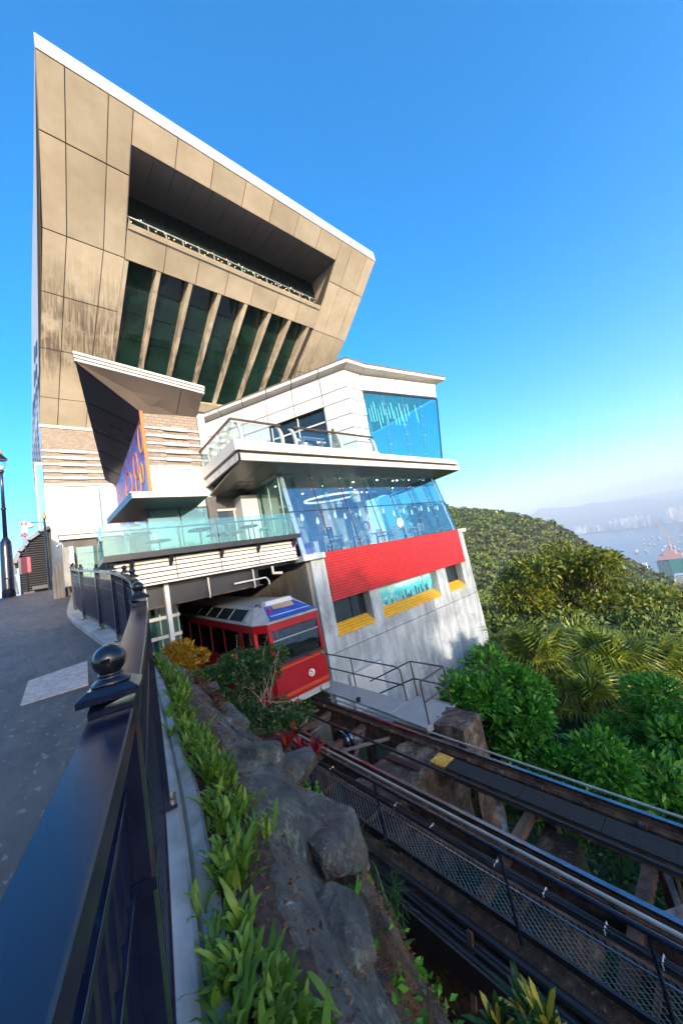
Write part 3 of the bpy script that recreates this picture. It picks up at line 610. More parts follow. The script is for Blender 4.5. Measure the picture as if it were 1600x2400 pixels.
# soffits
sj = [5.87, 6.9, 7.82, 9.9, 11.6, 13.4, 15.2, 17.0, 18.8, 20.5]
for i in range(9):
    far = 15.4 if i < 2 else 12.78; z2 = 4.02 if i < 2 else 4.33
    MB().slab([V(sj[i]+.008, 11.62, 4.465), V(sj[i+1]-.008, 11.62, 4.465), V(sj[i+1]-.008, far, z2), V(sj[i]+.008, far, z2)], (0, 0, .05)).build('soffit_panel', M['dark_soffit'], ter)
MB().slab([V(20.5, 11.62, 4.465), V(21.88, 11.62, 4.45), V(21.88, 17, 4.3), V(20.5, 17, 4.1)], (0, 0, .05)).build('soffit_panel', M['dark_soffit'], ter)
tb((5.87, 11.7, 4.53), (21.8, 18, 4.75), 'soffit_void', 'bronze_dark')
for i in range(2):
    for j in range(3):
        x = 6.55+i*.42; v = 13.5+j*.42; z = 4.465-(v-11.62)*.1175
        MB().slab([V(x, v, z-.012), V(x+.34, v, z-.012), V(x+.34, v+.34, z-.052), V(x, v+.34, z-.052)], (0, 0, .008)).build('soffit_grille', M['dark_metal'], ter)
# deck railing: curved posts, glass, bronze rail
RP = [6.08, 7.95, 8.62, 11.3, 13.75]
railm = plain('bronze_rail', (.16, .11, .08), .35, .6)
def curved_post(p, d, w=.10):
    pr = [(.02, 5.28), (.0, 5.55), (.06, 5.85), (.20, 6.10), (.34, 6.20)]
    mb = MB(); side = V(-d.y, d.x, 0)*w/2; d = V(*d)
    for i in range(4):
        a0, a1 = pr[i], pr[i+1]
        A = p+d*a0[0]; A.z = a0[1]; B = p+d*a1[0]; B.z = a1[1]; th = d*.12
        mb.hexa([A-side, A+side, A+side+th, A-side+th], [B-side, B+side, B+side+th, B-side+th])
    mb.build('rail_post', M['cream'], ter)
for x in RP: curved_post(V(x, 11.52, 0), V(0, 1, 0))
for a, b in ((5.78, 6.0), (6.16, 7.88), (8.70, 11.24), (11.36, 13.7)): MB().slab([V(a, 11.60, 5.30), V(b, 11.60, 5.30), V(b, 11.68, 6.12), V(a, 11.68, 6.12)], (0, .02, 0)).build('rail_pane', M['clear_glass'], ter)
MB().tube([(5.72, 15.1, 6.16), (5.72, 11.56, 6.16), (7.98, 11.62, 6.16)], .055, 8).build('rail', railm, ter)
MB().tube([(8.66, 11.62, 6.16), (13.8, 11.62, 6.16)], .055, 8).build('rail', railm, ter)
for v in (12.2, 13.1, 14.2, 15.0): curved_post(V(5.72, v, 0), V(1, 0, 0), .12)
for a, b in ((11.6, 12.14), (12.26, 13.04), (13.16, 14.14), (14.26, 15.0)): tb((5.74, a, 5.30), (5.76, b, 6.12), 'rail_pane', 'clear_glass')
# ---------------- pavilion on the deck
S = 1.12
TL = [V(14.45, 13.29, 11.35), V(14.20, 13.32, 5.2)]                 # main corner (top, bottom)
TM = [V(15.90, 13.32, 11.33), V(15.50, 13.32, 5.2)]
TR = [V(22.57, 12.02, 11.33), V(21.25, 12.28, 5.2)]
DL = V(-.5, .866, 0)
rows = [11.35, 10.22, 9.43, 8.48, 7.60, 6.70, 5.2]
def lw(s, z):                                                        # left wall surface
    t = (z-5.2)/6.15; p = TL[1].lerp(TL[0], t); return V(p.x+DL.x*s, p.y+DL.y*s, z)
def mw_(s, z):
    t = (z-5.2)/6.15; a = TL[1].lerp(TL[0], t); b = TM[1].lerp(TM[0], t); p = a.lerp(b, s); p.z = z; return p
def rw(s, z):
    t = (z-5.2)/6.13; a = TM[1].lerp(TM[0], t); b = TR[1].lerp(TR[0], t); p = a.lerp(b, s); p.z = z; return p
NL = V(.866, .5, 0)
def wpanel(fn, s0, s1, z0, z1, off, mat='white', name='panel', g=.026):
    MB().slab([fn(s0, z0+g), fn(s1, z0+g), fn(s1, z1-g), fn(s0, z1-g)], off).build(name, M[mat] if isinstance(mat, str) else mat, ter)
cs = [0, 1.65, 3.65, 5.6, 7.5, 9.4, 11]
for i in range(6):
    for j in range(6):
        if rows[j+1] < 9.4 and 1 <= i <= 2: continue
        wpanel(lw, cs[i]+.026, cs[i+1]-.026, rows[j+1], rows[j], NL*.08)
for j in range(6): wpanel(mw_, .018, .982, rows[j+1], rows[j], (0, .08, 0))
rc = [0, .21, .44, .66, .86, .995]
for i in range(5): wpanel(rw, rc[i]+.004, rc[i+1]-.004, 10.26, 11.33, (.02, .08, 0))
gc = [0.0, .245, .50, .745, 1.0]
for i in range(4): wpanel(rw, gc[i]+.003, gc[i+1]-.003, 5.2, 10.1, (.01, .03, 0), 'pav_glass', 'pavilion_pane')
wpanel(rw, 0, 1, 10.1, 10.25, (.02, .1, 0), 'dark_metal', 'pavilion_head')
for i in range(1, 4):
    MB().bar(rw(gc[i], 5.2)+V(0, .06, 0), rw(gc[i], 10.1)+V(0, .06, 0), .04).build('pavilion_mullion', M['grey_metal'], ter)
    for z in (5.9, 6.6, 7.3, 8.0, 8.7, 9.4):
        for sx in (-.1, .1): MB().lathe(rw(gc[i], z)+V(sx, -.02, 0), sphere_prof(.035, 4), 6).build('glass_fitting', M['steel'], ter, True)
MB().bar(rw(1, 5.2), rw(1, 10.1), .06).build('pavilion_corner', M['dark_metal'], ter)
# right return glass, back wall, floor, ceiling with hanging crystal strips
MB().slab([TR[1], TR[1]+V(-.3, 7, 0), V(22.0, 19, 10.1), rw(1, 10.1)], (-.03, 0, 0)).build('pavilion_side_pane', M['pav_glass'], ter)
MB().slab([V(15.7, 13.6, 10.3), V(22.3, 12.4, 10.3), V(22.2, 19, 10.3), V(15, 19, 10.3)], (0, 0, .05)).build('pavilion_ceiling', plain('pavilion_ceiling', (.5, .6, .62), .6), ter)
tb((14.6, 17.5, 5.2), (20.0, 17.7, 10.3), 'pavilion_rear_wall', plain('pavilion_wall', (.22, .42, .46), .7))
crystal = emit('crystal_strip', (.75, .95, .9), .35)
for k in range(22):
    x = 16.1+k*.25; y0 = 14.4-.19*(k*.25)+.5*(k % 3)
    MB().tube([(x, y0, 10.2), (x, y0, 9.0-.25*math.sin(k*1.3))], .03, 5).build('crystal_pendant', crystal, ter)
for x in (17.0, 18.6): tb((x, 15.8, 5.2), (x+.35, 16, 10.3), 'curtain', plain('blue_curtain', (.12, .35, .5), .8))
# window in the left wall
MB().slab([lw(1.66, 6.0)+NL*.25, lw(5.58, 6.0)+NL*.25, lw(5.58, 9.42)+NL*.25, lw(1.66, 9.42)+NL*.25], NL*.04).build('window', M['dark_glass'], ter)
for s in (1.7, 3.6, 5.5): MB().bar(lw(s, 5.2)+NL*.2, lw(s, 9.4)+NL*.2, .07).build('window_mullion', M['white'], ter)
MB().bar(lw(1.7, 8.55)+NL*.2, lw(5.5, 8.55)+NL*.2, .09).build('window_transom', M['cream'], ter)
MB().slab([lw(1.66, 9.42), lw(5.58, 9.42), lw(5.58, 9.42)+NL*.3, lw(1.66, 9.42)+NL*.3], (0, 0, .03)).build('window_head', M['bronze_dark'], ter)
MB().slab([lw(0.1, 5.2)+NL*.5, lw(11, 5.2)+NL*.5, lw(11, 11.3)+NL*.5, lw(.1, 11.3)+NL*.5], NL*.1).build('core_wall', M['bronze_dark'], ter)
# eaves
E1 = [lw(11, 11.35)+V(-.30, -.30, 0), V(14.35, 12.80, 11.35), V(15.95, 12.80, 11.35), V(23.3, 11.55, 11.35)]
I1 = [lw(11, 11.35)+NL*.3, V(14.6, 13.6, 11.35), V(15.9, 13.6, 11.35), V(22.6, 12.3, 11.35)]
for i in range(3):
    n = (6, 1, 4)[i]
    for k in range(n):
        a0, a1 = k/n+.003, (k+1)/n-.003
        p0, p1 = E1[i].lerp(E1[i+1], a0), E1[i].lerp(E1[i+1], a1); q0, q1 = I1[i].lerp(I1[i+1], a0), I1[i].lerp(I1[i+1], a1)
        up1, up2 = V(0, 0, .22), V(0, 0, .42)
        MB().hexa([q0, q1, p1+up1, p0+up1], [q0+V(0, 0, .5), q1+V(0, 0, .5), p1+up2, p0+up2]).build('eave', M['cream'], ter)
        MB().hexa([q0+V(0, 0, .51), q1+V(0, 0, .51), p1+up2+V(0, 0, .02), p0+up2+V(0, 0, .02)], [q0+V(0, 0, .58), q1+V(0, 0, .58), p1+V(0, -.03, .52), p0+V(0, -.03, .52)]).build('eave_flashing', M['brown_soffit'], ter)
MB().slab([I1[0]+V(0, 0, .5), I1[1]+V(0, 0, .5), I1[2]+V(0, 0, .5), I1[3]+V(0, 0, .5), V(23, 22, 11.8)], (0, 0, .08)).build('roof', M['grey_metal'], ter)
# ================================================================== PATH, CURB, FENCE
FU = [(-6, -1.95), (-2.2, -.85), (-.55, -.345), (1.01, .115), (2.62, .47), (4.66, .79), (5.89, .90), (7.42, .96), (8.97, .86), (10.82, .71), (13.0, .64), (15.5, .82), (18.5, 1.05), (25, 1.25), (60, 1.4)]
def fu(v):
    for (a, x0), (b, x1) in zip(FU, FU[1:]):
        if v <= b:
            t = (v-a)/(b-a); return x0+(x1-x0)*t
    return FU[-1][1]
_fv = np.linspace(-6, 60, 400); _fs = np.array([fu(v) for v in _fv]); _fs = np.convolve(np.pad(_fs, 3, 'edge'), np.ones(7)/7, 'valid')
def fus(v): return float(np.interp(v, _fv, _fs))
def zcurb(v):
    return -1.58+.132*v if v < 25 else 1.72+.03*(v-25)
def asphalt():
    m = Mat('worn_asphalt'); v = m.co(); a = m.noise(v, .9, 5, .6); b = m.noise(m.co((1.2, .35, 1), (0, 0, R(-12))), 5, 6, .65, .3); d = m.noise(v, 130, 3); e = m.noise(m.co((1.0, .6, 1)), 17.0, 2, .5)
    base = m.ramp(a, [(.3, (.050, .042, .038)), (.7, (.105, .088, .078))])
    base = m.mix(m.math('MULTIPLY', m.ramp(b, [(.45, (0, 0, 0)), (.7, (1, 1, 1))]), .75), base, (.040, .034, .032))
    base = m.mix(m.math('MULTIPLY', m.ramp(e, [(.66, (0, 0, 0)), (.67, (1, 1, 1))]), .45), base, (.28, .27, .28))   # trodden chewing-gum spots
    m.set(Base_Color=base, Roughness=m.math('ADD', m.math('MULTIPLY', b, .3), .42)); m.bump(m.math('ADD', d, m.math('MULTIPLY', b, .9)), .6, .008); return m.m
M['asphalt'] = asphalt()
vs = []; fs = []; nv = 120; nu = 14
for i in range(nv+1):
    v = -6+66*(i/nv)**1.3
    for j in range(nu+1):
        e = fus(v)-.20; u = e-14*(j/nu)**1.6; vs.append((u, v, zcurb(v)-.12-.012*(e-u)+.012*mnoise.noise(Vector((u*.7, v*.7, 0)))))
for i in range(nv):
    for j in range(nu): a = i*(nu+1)+j; fs.append((a, a+nu+1, a+nu+2, a+1))
MB().add(vs, fs).build('path', M['asphalt'], None, True)
tag(bpy.data.objects['path'], kind='structure')
# curb: a raised pale strip the fence stands on, ledge on the outer side
def strip(name, a0, a1, zt, zb_, mat, v0=-5.0, v1=27.0, n=110, wob=0.0):
    mb = MB(); P = []
    for i in range(n+1):
        v = v0+(v1-v0)*i/n; u = fus(v); z = zcurb(v); w = wob*mnoise.noise(Vector((v*1.7, 3.1, 0)))
        P.append([V(u+a0, v, z+zb_), V(u+a0, v, z+zt-.02), V(u+a0+.02, v, z+zt), V(u+a1+w-.02, v, z+zt), V(u+a1+w, v, z+zt-.02), V(u+a1+w, v, z+zb_)])
    vs = [p for r in P for p in r]; fs = []
    for i in range(n):
        for k in range(5): a = i*6+k; fs.append((a, a+6, a+7, a+1))
    o = mb.add(vs, fs).build(name, mat); return tag(o, kind='structure')
strip('curb', -.20, .10, 0.0, -.3, M['curb'])
strip('ledge', .102, .20, -.025, -.7, M['ledge'], wob=.05)
strip('retaining_wall', -.1, .095, -.06, -9.0, M['tunnel'], 7.0, 27.0, 60)
# stone slab let into the path
c = [(.45, 7.13), (.36, 5.90), (-.29, 5.95), (-.24, 6.95)]
sl = MB().slab([V(x, y, zcurb(y)-.105-.012*(fus(y)-.2-x)) for x, y in c], (0, 0, -.1)).build('paving_slab', plain('pale_granite', (.42, .36, .33), .75, 0, .25, 14, .3, 60))
tag(sl, 'pale granite slab set into the dark path beside the near fence post', 'slab')
# fence
fence = empty('iron_fence', (.1, 1.0, -1.45), 'black iron fence with ball topped posts curving up the sloping path', 'fence')
posts = [-2.2, -.55, 1.01, 2.62, 4.66, 5.89, 7.42, 8.97, 10.82, 13.0, 15.5, 18.5]
PB_ = MB().hexa([V(-.042, -.042, 0), V(.042, -.042, 0), V(.042, .042, 0), V(-.042, .042, 0)], [V(-.042, -.042, 1.235), V(.042, -.042, 1.235), V(.042, .042, 1.235), V(-.042, .042, 1.252)])
PB_.box((-.075, -.075, 0), (.075, .075, .02)); PB_.box((-.05, -.05, .86), (.05, .05, .885))
pm = PB_.build('post', M['black_iron'], None, False, .004); pmesh = pm.data; bpy.data.objects.remove(pm)
CP = MB().hexa([V(-.058, -.058, 1.252), V(.058, -.058, 1.252), V(.058, .058, 1.252), V(-.058, .058, 1.252)], [V(-.058, -.058, 1.265), V(.058, -.058, 1.265), V(.058, .058, 1.265), V(-.058, .058, 1.265)])
CP.hexa([V(-.058, -.058, 1.2655), V(.058, -.058, 1.2655), V(.058, .058, 1.2655), V(-.058, .058, 1.2655)], [V(-.04, -.04, 1.278), V(.04, -.04, 1.278), V(.04, .04, 1.278), V(-.04, .04, 1.278)])
cmesh = CP.build('post_cap', M['black_iron'], None, False, .003); cm_ = cmesh.data; bpy.data.objects.remove(cmesh)
BL = MB().lathe((0, 0, 0), [(.038, 1.276), (.040, 1.284), (.030, 1.290), (.022, 1.295), (.026, 1.297), (.0265, 1.301), (.018, 1.304)]+[(.0345*math.sin(math.pi*(.16+.84*i/12)), 1.330-.0345*math.cos(math.pi*(.16+.84*i/12))) for i in range(12)]+[(.0008, 1.3645)], 28)
bm_ = BL.build('ball_finial', M['ball'], None, True); bmsh = bm_.data; bpy.data.objects.remove(bm_)
bolt = MB()
for sx in (-.05, .05):
    for sy in (-.05, .05): bolt.lathe((sx, sy, .02), [(.012, 0), (.012, .012)], 6)
bo = bolt.build('bolts', M['steel'], None); bomesh = bo.data; bpy.data.objects.remove(bo)
def heading(v): return math.atan2(fus(v+.3)-fus(v-.3), .6)
def pp(v): return V(fus(v), v, zcurb(v))
for v in posts:
    p = pp(v); rz = -heading(v)
    for nm, me, par in (('post', pmesh, fence),):
        o = bpy.data.objects.new(nm, me); link(o); o.parent = fence; o.location = p-fence.location; o.rotation_euler = (0, 0, rz)
        for nm2, me2 in (('post_cap', cm_), ('ball_finial', bmsh), ('bolts', bomesh)):
            q = bpy.data.objects.new(nm2, me2); link(q); q.parent = o
def rail_sweep(name, z, w, h, v0, v1, side=0.0, n=8, mat=None, bevel=0):
    ring = []; mb = MB()
    for i in range(n+1):
        v = v0+(v1-v0)*i/n; p = pp(v); a = heading(v); sx = V(math.cos(a), -math.sin(a), 0)
        c = p+V(0, 0, z)+sx*side
        ring.append([c-sx*w/2-V(0, 0, h/2), c+sx*w/2-V(0, 0, h/2), c+sx*w/2+V(0, 0, h*.42), c+sx*w*.46+V(0, 0, h/2), c-sx*w*.46+V(0, 0, h/2), c-sx*w/2+V(0, 0, h*.42)])
    vs = [q for r in ring for q in r]; k = 6; fs = [(i*k+j, i*k+(j+1) % k, (i+1)*k+(j+1) % k, (i+1)*k+j) for i in range(n) for j in range(k)]
    fs += [tuple(range(k-1, -1, -1)), tuple(range(n*k, n*k+k))]
    return mb.add(vs, fs).build(name, mat or M['black_iron'], fence)
BAL = MB().box((-.008, -.011, .13), (.008, .011, 1.06)).build('baluster', M['black_iron']); balm = BAL.data; bpy.data.objects.remove(BAL)
STR = MB(); STR.bar((0, -.045, 1.07), (0, .045, 1.20), .012); STR.bar((0, .045, 1.07), (0, -.045, 1.20), .012)
STR_ = STR.build('cross_strut', M['black_iron']); strm = STR_.data; bpy.data.objects.remove(STR_)
for a, b in zip(posts, posts[1:]):
    a1, b1 = a+.05, b-.05
    rail_sweep('handrail', 1.207, .085, .045, a1, b1)
    rail_sweep('upper_rail', 1.06, .030, .016, a1, b1); rail_sweep('middle_rail', .88, .026, .014, a1, b1); rail_sweep('bottom_rail', .13, .030, .018, a1, b1)
    n = max(3, int((b-a)/.066)); 
    for k in range(1, n):
        v = a+(b-a)*k/n; p = pp(v); rz = -heading(v)
        o = bpy.data.objects.new('baluster', balm); link(o); o.parent = fence; o.location = p-fence.location; o.rotation_euler = (0, 0, rz)
        if a < 6 and k % 2 == 1 and k < n:
            o = bpy.data.objects.new('cross_strut', strm); link(o); o.parent = fence; o.location = p-fence.location; o.rotation_euler = (0, 0, rz)
# ================================================================== STREET THINGS at the top of the path
lamp = empty('street_lamp', (-1.37, 24.9, 1.6), 'tall black lamp post with glass lantern and gold finial at far left', 'street lamp')
MB().lathe((-1.37, 24.9, 1.5), [(.27, 0), (.26, .5), (.24, 2.6), (.22, 2.95), (.12, 3.15), (.10, 3.2)], 12).build('base', M['black_iron'], lamp, True)
MB().lathe((-1.37, 24.9, 4.6), [(.095, 0), (.085, 1.6), (.12, 1.62), (.12, 1.68), (.08, 1.72), (.06, 3.6), (.10, 3.7), (.13, 3.8)], 12).build('shaft', M['black_iron'], lamp, True)
MB().lathe((-1.37, 24.9, 8.4), [(.10, 0), (.21, .12), (.27, .62)], 10).build('lantern', M['clear_glass'], lamp, True)
MB().lathe((-1.37, 24.9, 8.42), [(.05, 0), (.13, .1), (.15, .22), (.02, .26)], 8).build('lamp_globe', plain('frosted_globe', (.8, .8, .78), .4), lamp, True)
MB().lathe((-1.37, 24.9, 9.02), [(.30, 0), (.27, .08), (.13, .26), (.07, .34)], 10).build('lantern_roof', M['black_iron'], lamp, True)
MB().lathe((-1.37, 24.9, 9.36), [(.05, 0), (.08, .06), (.04, .12), (.06, .18), (.01, .30)], 8).build('finial', plain('gold_paint', (.65, .36, .05), .35, .6), lamp, True)
lp = empty('lamp_standard', (.27, 28, 2.0), 'slim black pole with gold tip carrying a bracket lamp', 'street lamp')
MB().tube([(.27, 28, 1.8), (.27, 28, 6.3)], [.09, .055], 8).build('pole', M['black_iron'], lp)
MB().lathe((.27, 28, 6.3), [(.05, 0), (.10, .06), (.09, .22), (.05, .26), (.06, .36), (.01, .5)], 8).build('finial', plain('gold_paint2', (.65, .36, .05), .35, .6), lp, True)
MB().tube([(.27, 28, 6.08), (-.2, 28, 6.10), (-.45, 28, 6.1)], .025, 6).build('arm', M['black_iron'], lp)
MB().lathe((-.43, 28, 5.72), [(.02, 0), (.14, .06), (.20, .16), (.19, .2), (.06, .34), (.03, .42)], 10).build('lamp_shade', plain('pale_shade', (.6, .6, .6), .4), lp, True)
bs = empty('bus_stop_sign', (-.68, 27, 1.87), 'black sign pole with a small stop flag and a red timetable box', 'sign')
MB().tube([(-.68, 27, 1.8), (-.66, 27, 5.6)], .045, 8).build('pole', M['dark_metal'], bs)
MB().box((-.80, 26.93, 5.30), (-.53, 26.97, 5.95)).build('stop_flag', plain('sign_white', (.75, .74, .72), .5), bs)
MB().box((-.795, 26.905, 5.72), (-.535, 26.928, 5.94)).build('red_header', plain('sign_red', (.55, .05, .08), .5), bs)
def rg(cx, cz, rx, rz, y, t=.012): return MB().tube([(cx+rx*math.cos(a), y, cz+rz*math.sin(a)) for a in [2*math.pi*k/16 for k in range(17)]], t, 4, False)
rg(-.665, 5.83, .055, .055, 26.90).build('red_header_ring', plain('sign_line', (.8, .75, .75), .5), bs); MB().box((-.67, 26.895, 5.79), (-.66, 26.904, 5.87)).build('red_header_mark', M['white'], bs)
MB().box((-.82, 26.9, 5.05), (-.52, 26.99, 5.22)).build('route_plate', plain('route_red', (.35, .05, .07), .5), bs); MB().box((-.77, 26.92, 4.5), (-.60, 26.98, 5.0)).build('route_panel', plain('route_blue', (.12, .2, .4), .5), bs)
MB().box((-.90, 26.85, 2.90), (-.48, 27.0, 3.82)).build('timetable_box', plain('timetable_red', (.42, .055, .085), .5), bs, False, .03)
MB().box((-1.02, 26.9, 2.88), (-.91, 27.0, 3.82)).build('box_side', plain('box_cream', (.6, .52, .42), .5), bs)
# curved louvred building
lv = empty('louvred_building', (-.4, 33, 2), 'low dark building with curved roof and louvred front behind the bus sign', 'building')
prof = [(-1.50, 2.2), (-1.54, 3.6), (-1.50, 4.3), (-1.2, 5.1), (-.7, 5.85), (-.1, 6.4), (.55, 6.75)]
for i in range(len(prof)-1):
    (x0, z0), (x1, z1) = prof[i], prof[i+1]
    MB().slab([V(x0, 32.6, z0), V(x1, 32.6, z1), V(x1, 45, z1), V(x0, 45, z0)], (.06, 0, -.08)).build('roof_panel', M['dark_metal'], lv)
    MB().slab([V(x0-.06, 32.4, z0), V(x1-.03, 32.4, z1), V(x1+.1, 32.4, z1-.22), V(x0+.2, 32.4, z0-.05)], (0, .25, 0)).build('roof_edge', M['blue_edge'], lv)
for k in range(26):
    z = 2.3+k*.165; x0 = np.interp(z, [p[1] for p in prof], [p[0] for p in prof])+.12
    MB().hexa([V(x0, 32.7, z), V(.5, 32.7, z), V(.5, 32.8, z+.06), V(x0, 32.8, z+.06)], [V(x0, 32.7, z+.03), V(.5, 32.7, z+.03), V(.5, 32.8, z+.09), V(x0, 32.8, z+.09)]).build('louvre', M['dark_metal'], lv)
MB().slab([V(-1.40, 32.95, 2.0)]+[V(x+.1, 32.95, z-.05) for x, z in prof]+[V(.5, 32.95, 2.0)], (0, .1, 0)).build('front_wall', M['dark_metal'], lv)
MB().box((-1.52, 32.5, 1.9), (-1.2, 33.2, 3.9)).build('poster_panel', plain('blue_poster', (.25, .35, .55), .5), lv); MB().box((-.6, 32.3, 2.25), (.4, 32.6, 2.5)).build('bumper_rail', M['dark_metal'], lv)
# stepped granite walls and little roof in front of the white wall
gw = empty('granite_wall', (1.2, 19, .5), 'stepped dark granite walls with a pale pier beside the path fence', 'wall')
MB().box((.70, 19.4, .6), (3.2, 19.7, 3.30)).build('rear_wall', M['darkstone'], gw); MB().box((.62, 19.2, 3.32), (3.2, 19.9, 3.50)).build('coping', M['white'], gw); MB().box((.60, 19.1, 3.52), (3.2, 19.9, 3.66)).build('coping', M['cream'], gw)
MB().box((.66, 18.4, 1.2), (.88, 18.7, 2.85)).build('pier', M['greystone'], gw); MB().box((.885, 18.35, 1.2), (1.03, 18.7, 2.86)).build('pale_pier', M['white'], gw)
for x0, x1, z1 in ((.52, .65, 2.55), (.40, .51, 2.15), (.28, .39, 1.75)): MB().box((x0, 18.9, .8), (x1, 19.3, z1)).build('stepped_pier', M['darkstone'], gw)
cc = empty('security_camera', (.70, 18.6, 2.85), 'small dome security camera on a curved white arm', 'camera')
MB().tube([(.70, 18.6, 2.8), (.70, 18.6, 3.0), (.66, 18.6, 3.06), (.58, 18.6, 3.05), (.53, 18.6, 2.98)], .018, 6).build('arm', M['white'], cc)
MB().lathe((.53, 18.6, 2.88), [(.02, 0), (.05, .03), (.065, .08), (.04, .12), (.015, .14)], 8).build('dome', M['steel'], cc, True)
# low wall and railing on the far left of the path
lf = empty('low_wall', (-2.2, 23, 1.2), 'low stone wall with black railing at the far left edge of the path', 'wall')
MB().box((-4.5, 22.2, .9), (-1.72, 22.6, 1.95)).build('coping_wall', M['greystone'], lf)
for k in range(10): MB().box((-3.2+k*.14, 22.38, 1.95), (-3.17+k*.14, 22.42, 3.0)).build('baluster', M['black_iron'], lf)
MB().box((-4.5, 22.36, 3.0), (-1.75, 22.44, 3.06)).build('rail', M['black_iron'], lf); MB().box((-1.86, 22.34, 1.9), (-1.76, 22.46, 3.1)).build('post', M['black_iron'], lf)
# ================================================================== FUNICULAR TRACK
def zt(v): return -4.70+.0415*v
track = empty('tram_track', (5.83, 4, -5), 'rusty steel funicular track on cross beams running down to the lower right', 'track')
VA, VZ = -2.0, 24.0
def lbar(u0_, u1_, dz0, dz1, name, mat, par, v0=VA, v1=VZ):
    return MB().hexa([V(u0_, v0, zt(v0)+dz0), V(u1_, v0, zt(v0)+dz0), V(u1_, v0, zt(v0)+dz1), V(u0_, v0, zt(v0)+dz1)], [V(u0_, v1, zt(v1)+dz0), V(u1_, v1, zt(v1)+dz0), V(u1_, v1, zt(v1)+dz1), V(u0_, v1, zt(v1)+dz1)]).build(name, mat, par)
for u in (5.06, 6.60):
    r_ = lbar(u-.062, u+.062, -.15, -.135, 'rail', M['rust'], track)
    lbar(u-.012, u+.012, -.134, -.035, 'rail_web', M['rust'], r_); lbar(u-.034, u+.034, -.0345, 0, 'rail_head', M['rail_top'], r_)
    g = lbar(u-.10, u+.10, -.19, -.152, 'girder', M['rust'], track); lbar(u-.02, u+.02, -.62, -.192, 'girder_web', M['rust'], g); lbar(u-.11, u+.11, -.66, -.622, 'girder_flange', M['rust'], g)
    for k in range(36):
        v = VA+.4+k*.72
        MB().box((u-.15, v-.05, zt(v)-.151), (u-.066, v+.05, zt(v)-.10)).build('rail_clip', M['rust'], track); MB().box((u+.066, v-.05, zt(v)-.151), (u+.15, v+.05, zt(v)-.10)).build('rail_clip', M['rust'], track)
for k in range(9):
    v = VA+.8+k*1.55
    if 4.6 < v < 6.9: continue
    MB().bar((4.2, v, zt(v)-.30), (6.50, v, zt(v)-.30), .14, .12).build('cross_beam', M['rust'], track)
    d = 1 if k % 2 else -1
    MB().bar((5.15, v, zt(v)-.38), (6.5, v+d*.95, zt(v)-.38), .09, .05).build('brace', plain('painted_brace', (.24, .20, .18), .6, .2, .5, 6) if k == 0 else bpy.data.materials['painted_brace'], track)
    MB().bar((6.48, v, zt(v)-.42), (5.2, v+d*.5, zt(v)-.9), .08, .05).build('brace', bpy.data.materials['painted_brace'], track)
    for u in (5.06, 6.6): MB().box((u-.09, v-.10, zt(v)-3.2), (u+.09, v+.10, zt(v)-.67)).build('trestle_leg', M['rust'], track)
MB().tube([(5.75, VA, zt(VA)-.02), (5.75, 11, zt(11)-.02)], .028, 8).build('haul_cable', M['dark_metal'], track)
# sheave wheel
sh = MB()
for r in ((.30, -.07), (.30, .07), (.24, 0)): sh.tube([(5.75+r[1]+dx, 8.1, zt(8.1)-.33) for dx in (-.025, .025)], r[0], 20)
sh.build('sheave', M['rail_top'], track); MB().box((5.5, 7.9, zt(8)-.9), (5.6, 8.3, zt(8)-.35)).build('sheave_bracket', M['rust'], track); MB().box((5.9, 7.9, zt(8)-.9), (6.0, 8.3, zt(8)-.35)).build('sheave_bracket', M['rust'], track)
tp = empty('tread_plate', (6.12, 2, -4.8), 'long dark chequered walking plate with a yellow end between the rails', 'walkway')
n = 0
for a, b in ((5.05, 3.6), (3.59, 2.4), (2.39, 1.3), (1.29, .2), (.19, -2)):
    lbar(5.94, 6.30, -.10, -.06, 'plate', plain('ribbed_plate', (.016, .015, .016), .9, 0, .5, 20, .8, 90) if n == 0 else bpy.data.materials['ribbed_plate'], tp, b, a); n += 1
lbar(5.94, 6.30, -.10, -.058, 'yellow_end', plain('worn_yellow_paint', (.62, .33, .04), .6, 0, .4, 12), tp, 5.06, 5.42)
lbar(5.94, 5.97, -.26, -.102, 'plate_edge', M['rust'], tp, -2, 5.4)
pipe = tag(MB().tube([(4.89, v, zt(v)+.0) for v in (-2, 2, 6, 11)], .026, 8).build('conduit_pipe', plain('galvanised_pipe', (.42, .41, .37), .45, .5)), 'thin pale galvanised pipe running beside the near rail', 'pipe')
pipe2 = tag(MB().tube([(6.80, v, zt(v)-.02) for v in (-2, 2, 6, 10)], .022, 8).build('conduit_pipe', bpy.data.materials['galvanised_pipe']), 'thin pale pipe along the outer side of the far rail', 'pipe')
# concrete cross walls under the track
def rough_block(name, a, b, mat, label, cat, jit=.05, sub=4, group=None, top=None):
    bm = bmesh.new(); bmesh.ops.create_cube(bm, size=1.0)
    bmesh.ops.subdivide_edges(bm, edges=bm.edges[:], cuts=sub, use_grid_fill=True)
    for vtx in bm.verts:
        p = Vector((a[0]+(vtx.co.x+.5)*(b[0]-a[0]), a[1]+(vtx.co.y+.5)*(b[1]-a[1]), a[2]+(vtx.co.z+.5)*(b[2]-a[2])))
        nz = mnoise.noise_vector(p*1.7)*jit+mnoise.noise_vector(p*5.5)*jit*.6; vtx.co = p+nz
    me = bpy.data.meshes.new(name); bm.to_mesh(me); bm.free(); me.materials.append(mat)
    o = link(bpy.data.objects.new(name, me)); return tag(o, label, cat, group)
rough_block('track_pier', (4.55, 5.35, -10), (6.95, 6.55, zt(6)-.20), M['pier'], 'rust stained concrete pier carrying the rails near the platform', 'pier', .07, 12)
rough_block('pier_end', (7.02, 5.2, -10), (7.85, 6.2, zt(6)+.10), M['pier'], 'brown concrete block at the end of the grating platform', 'block', .07, 12)
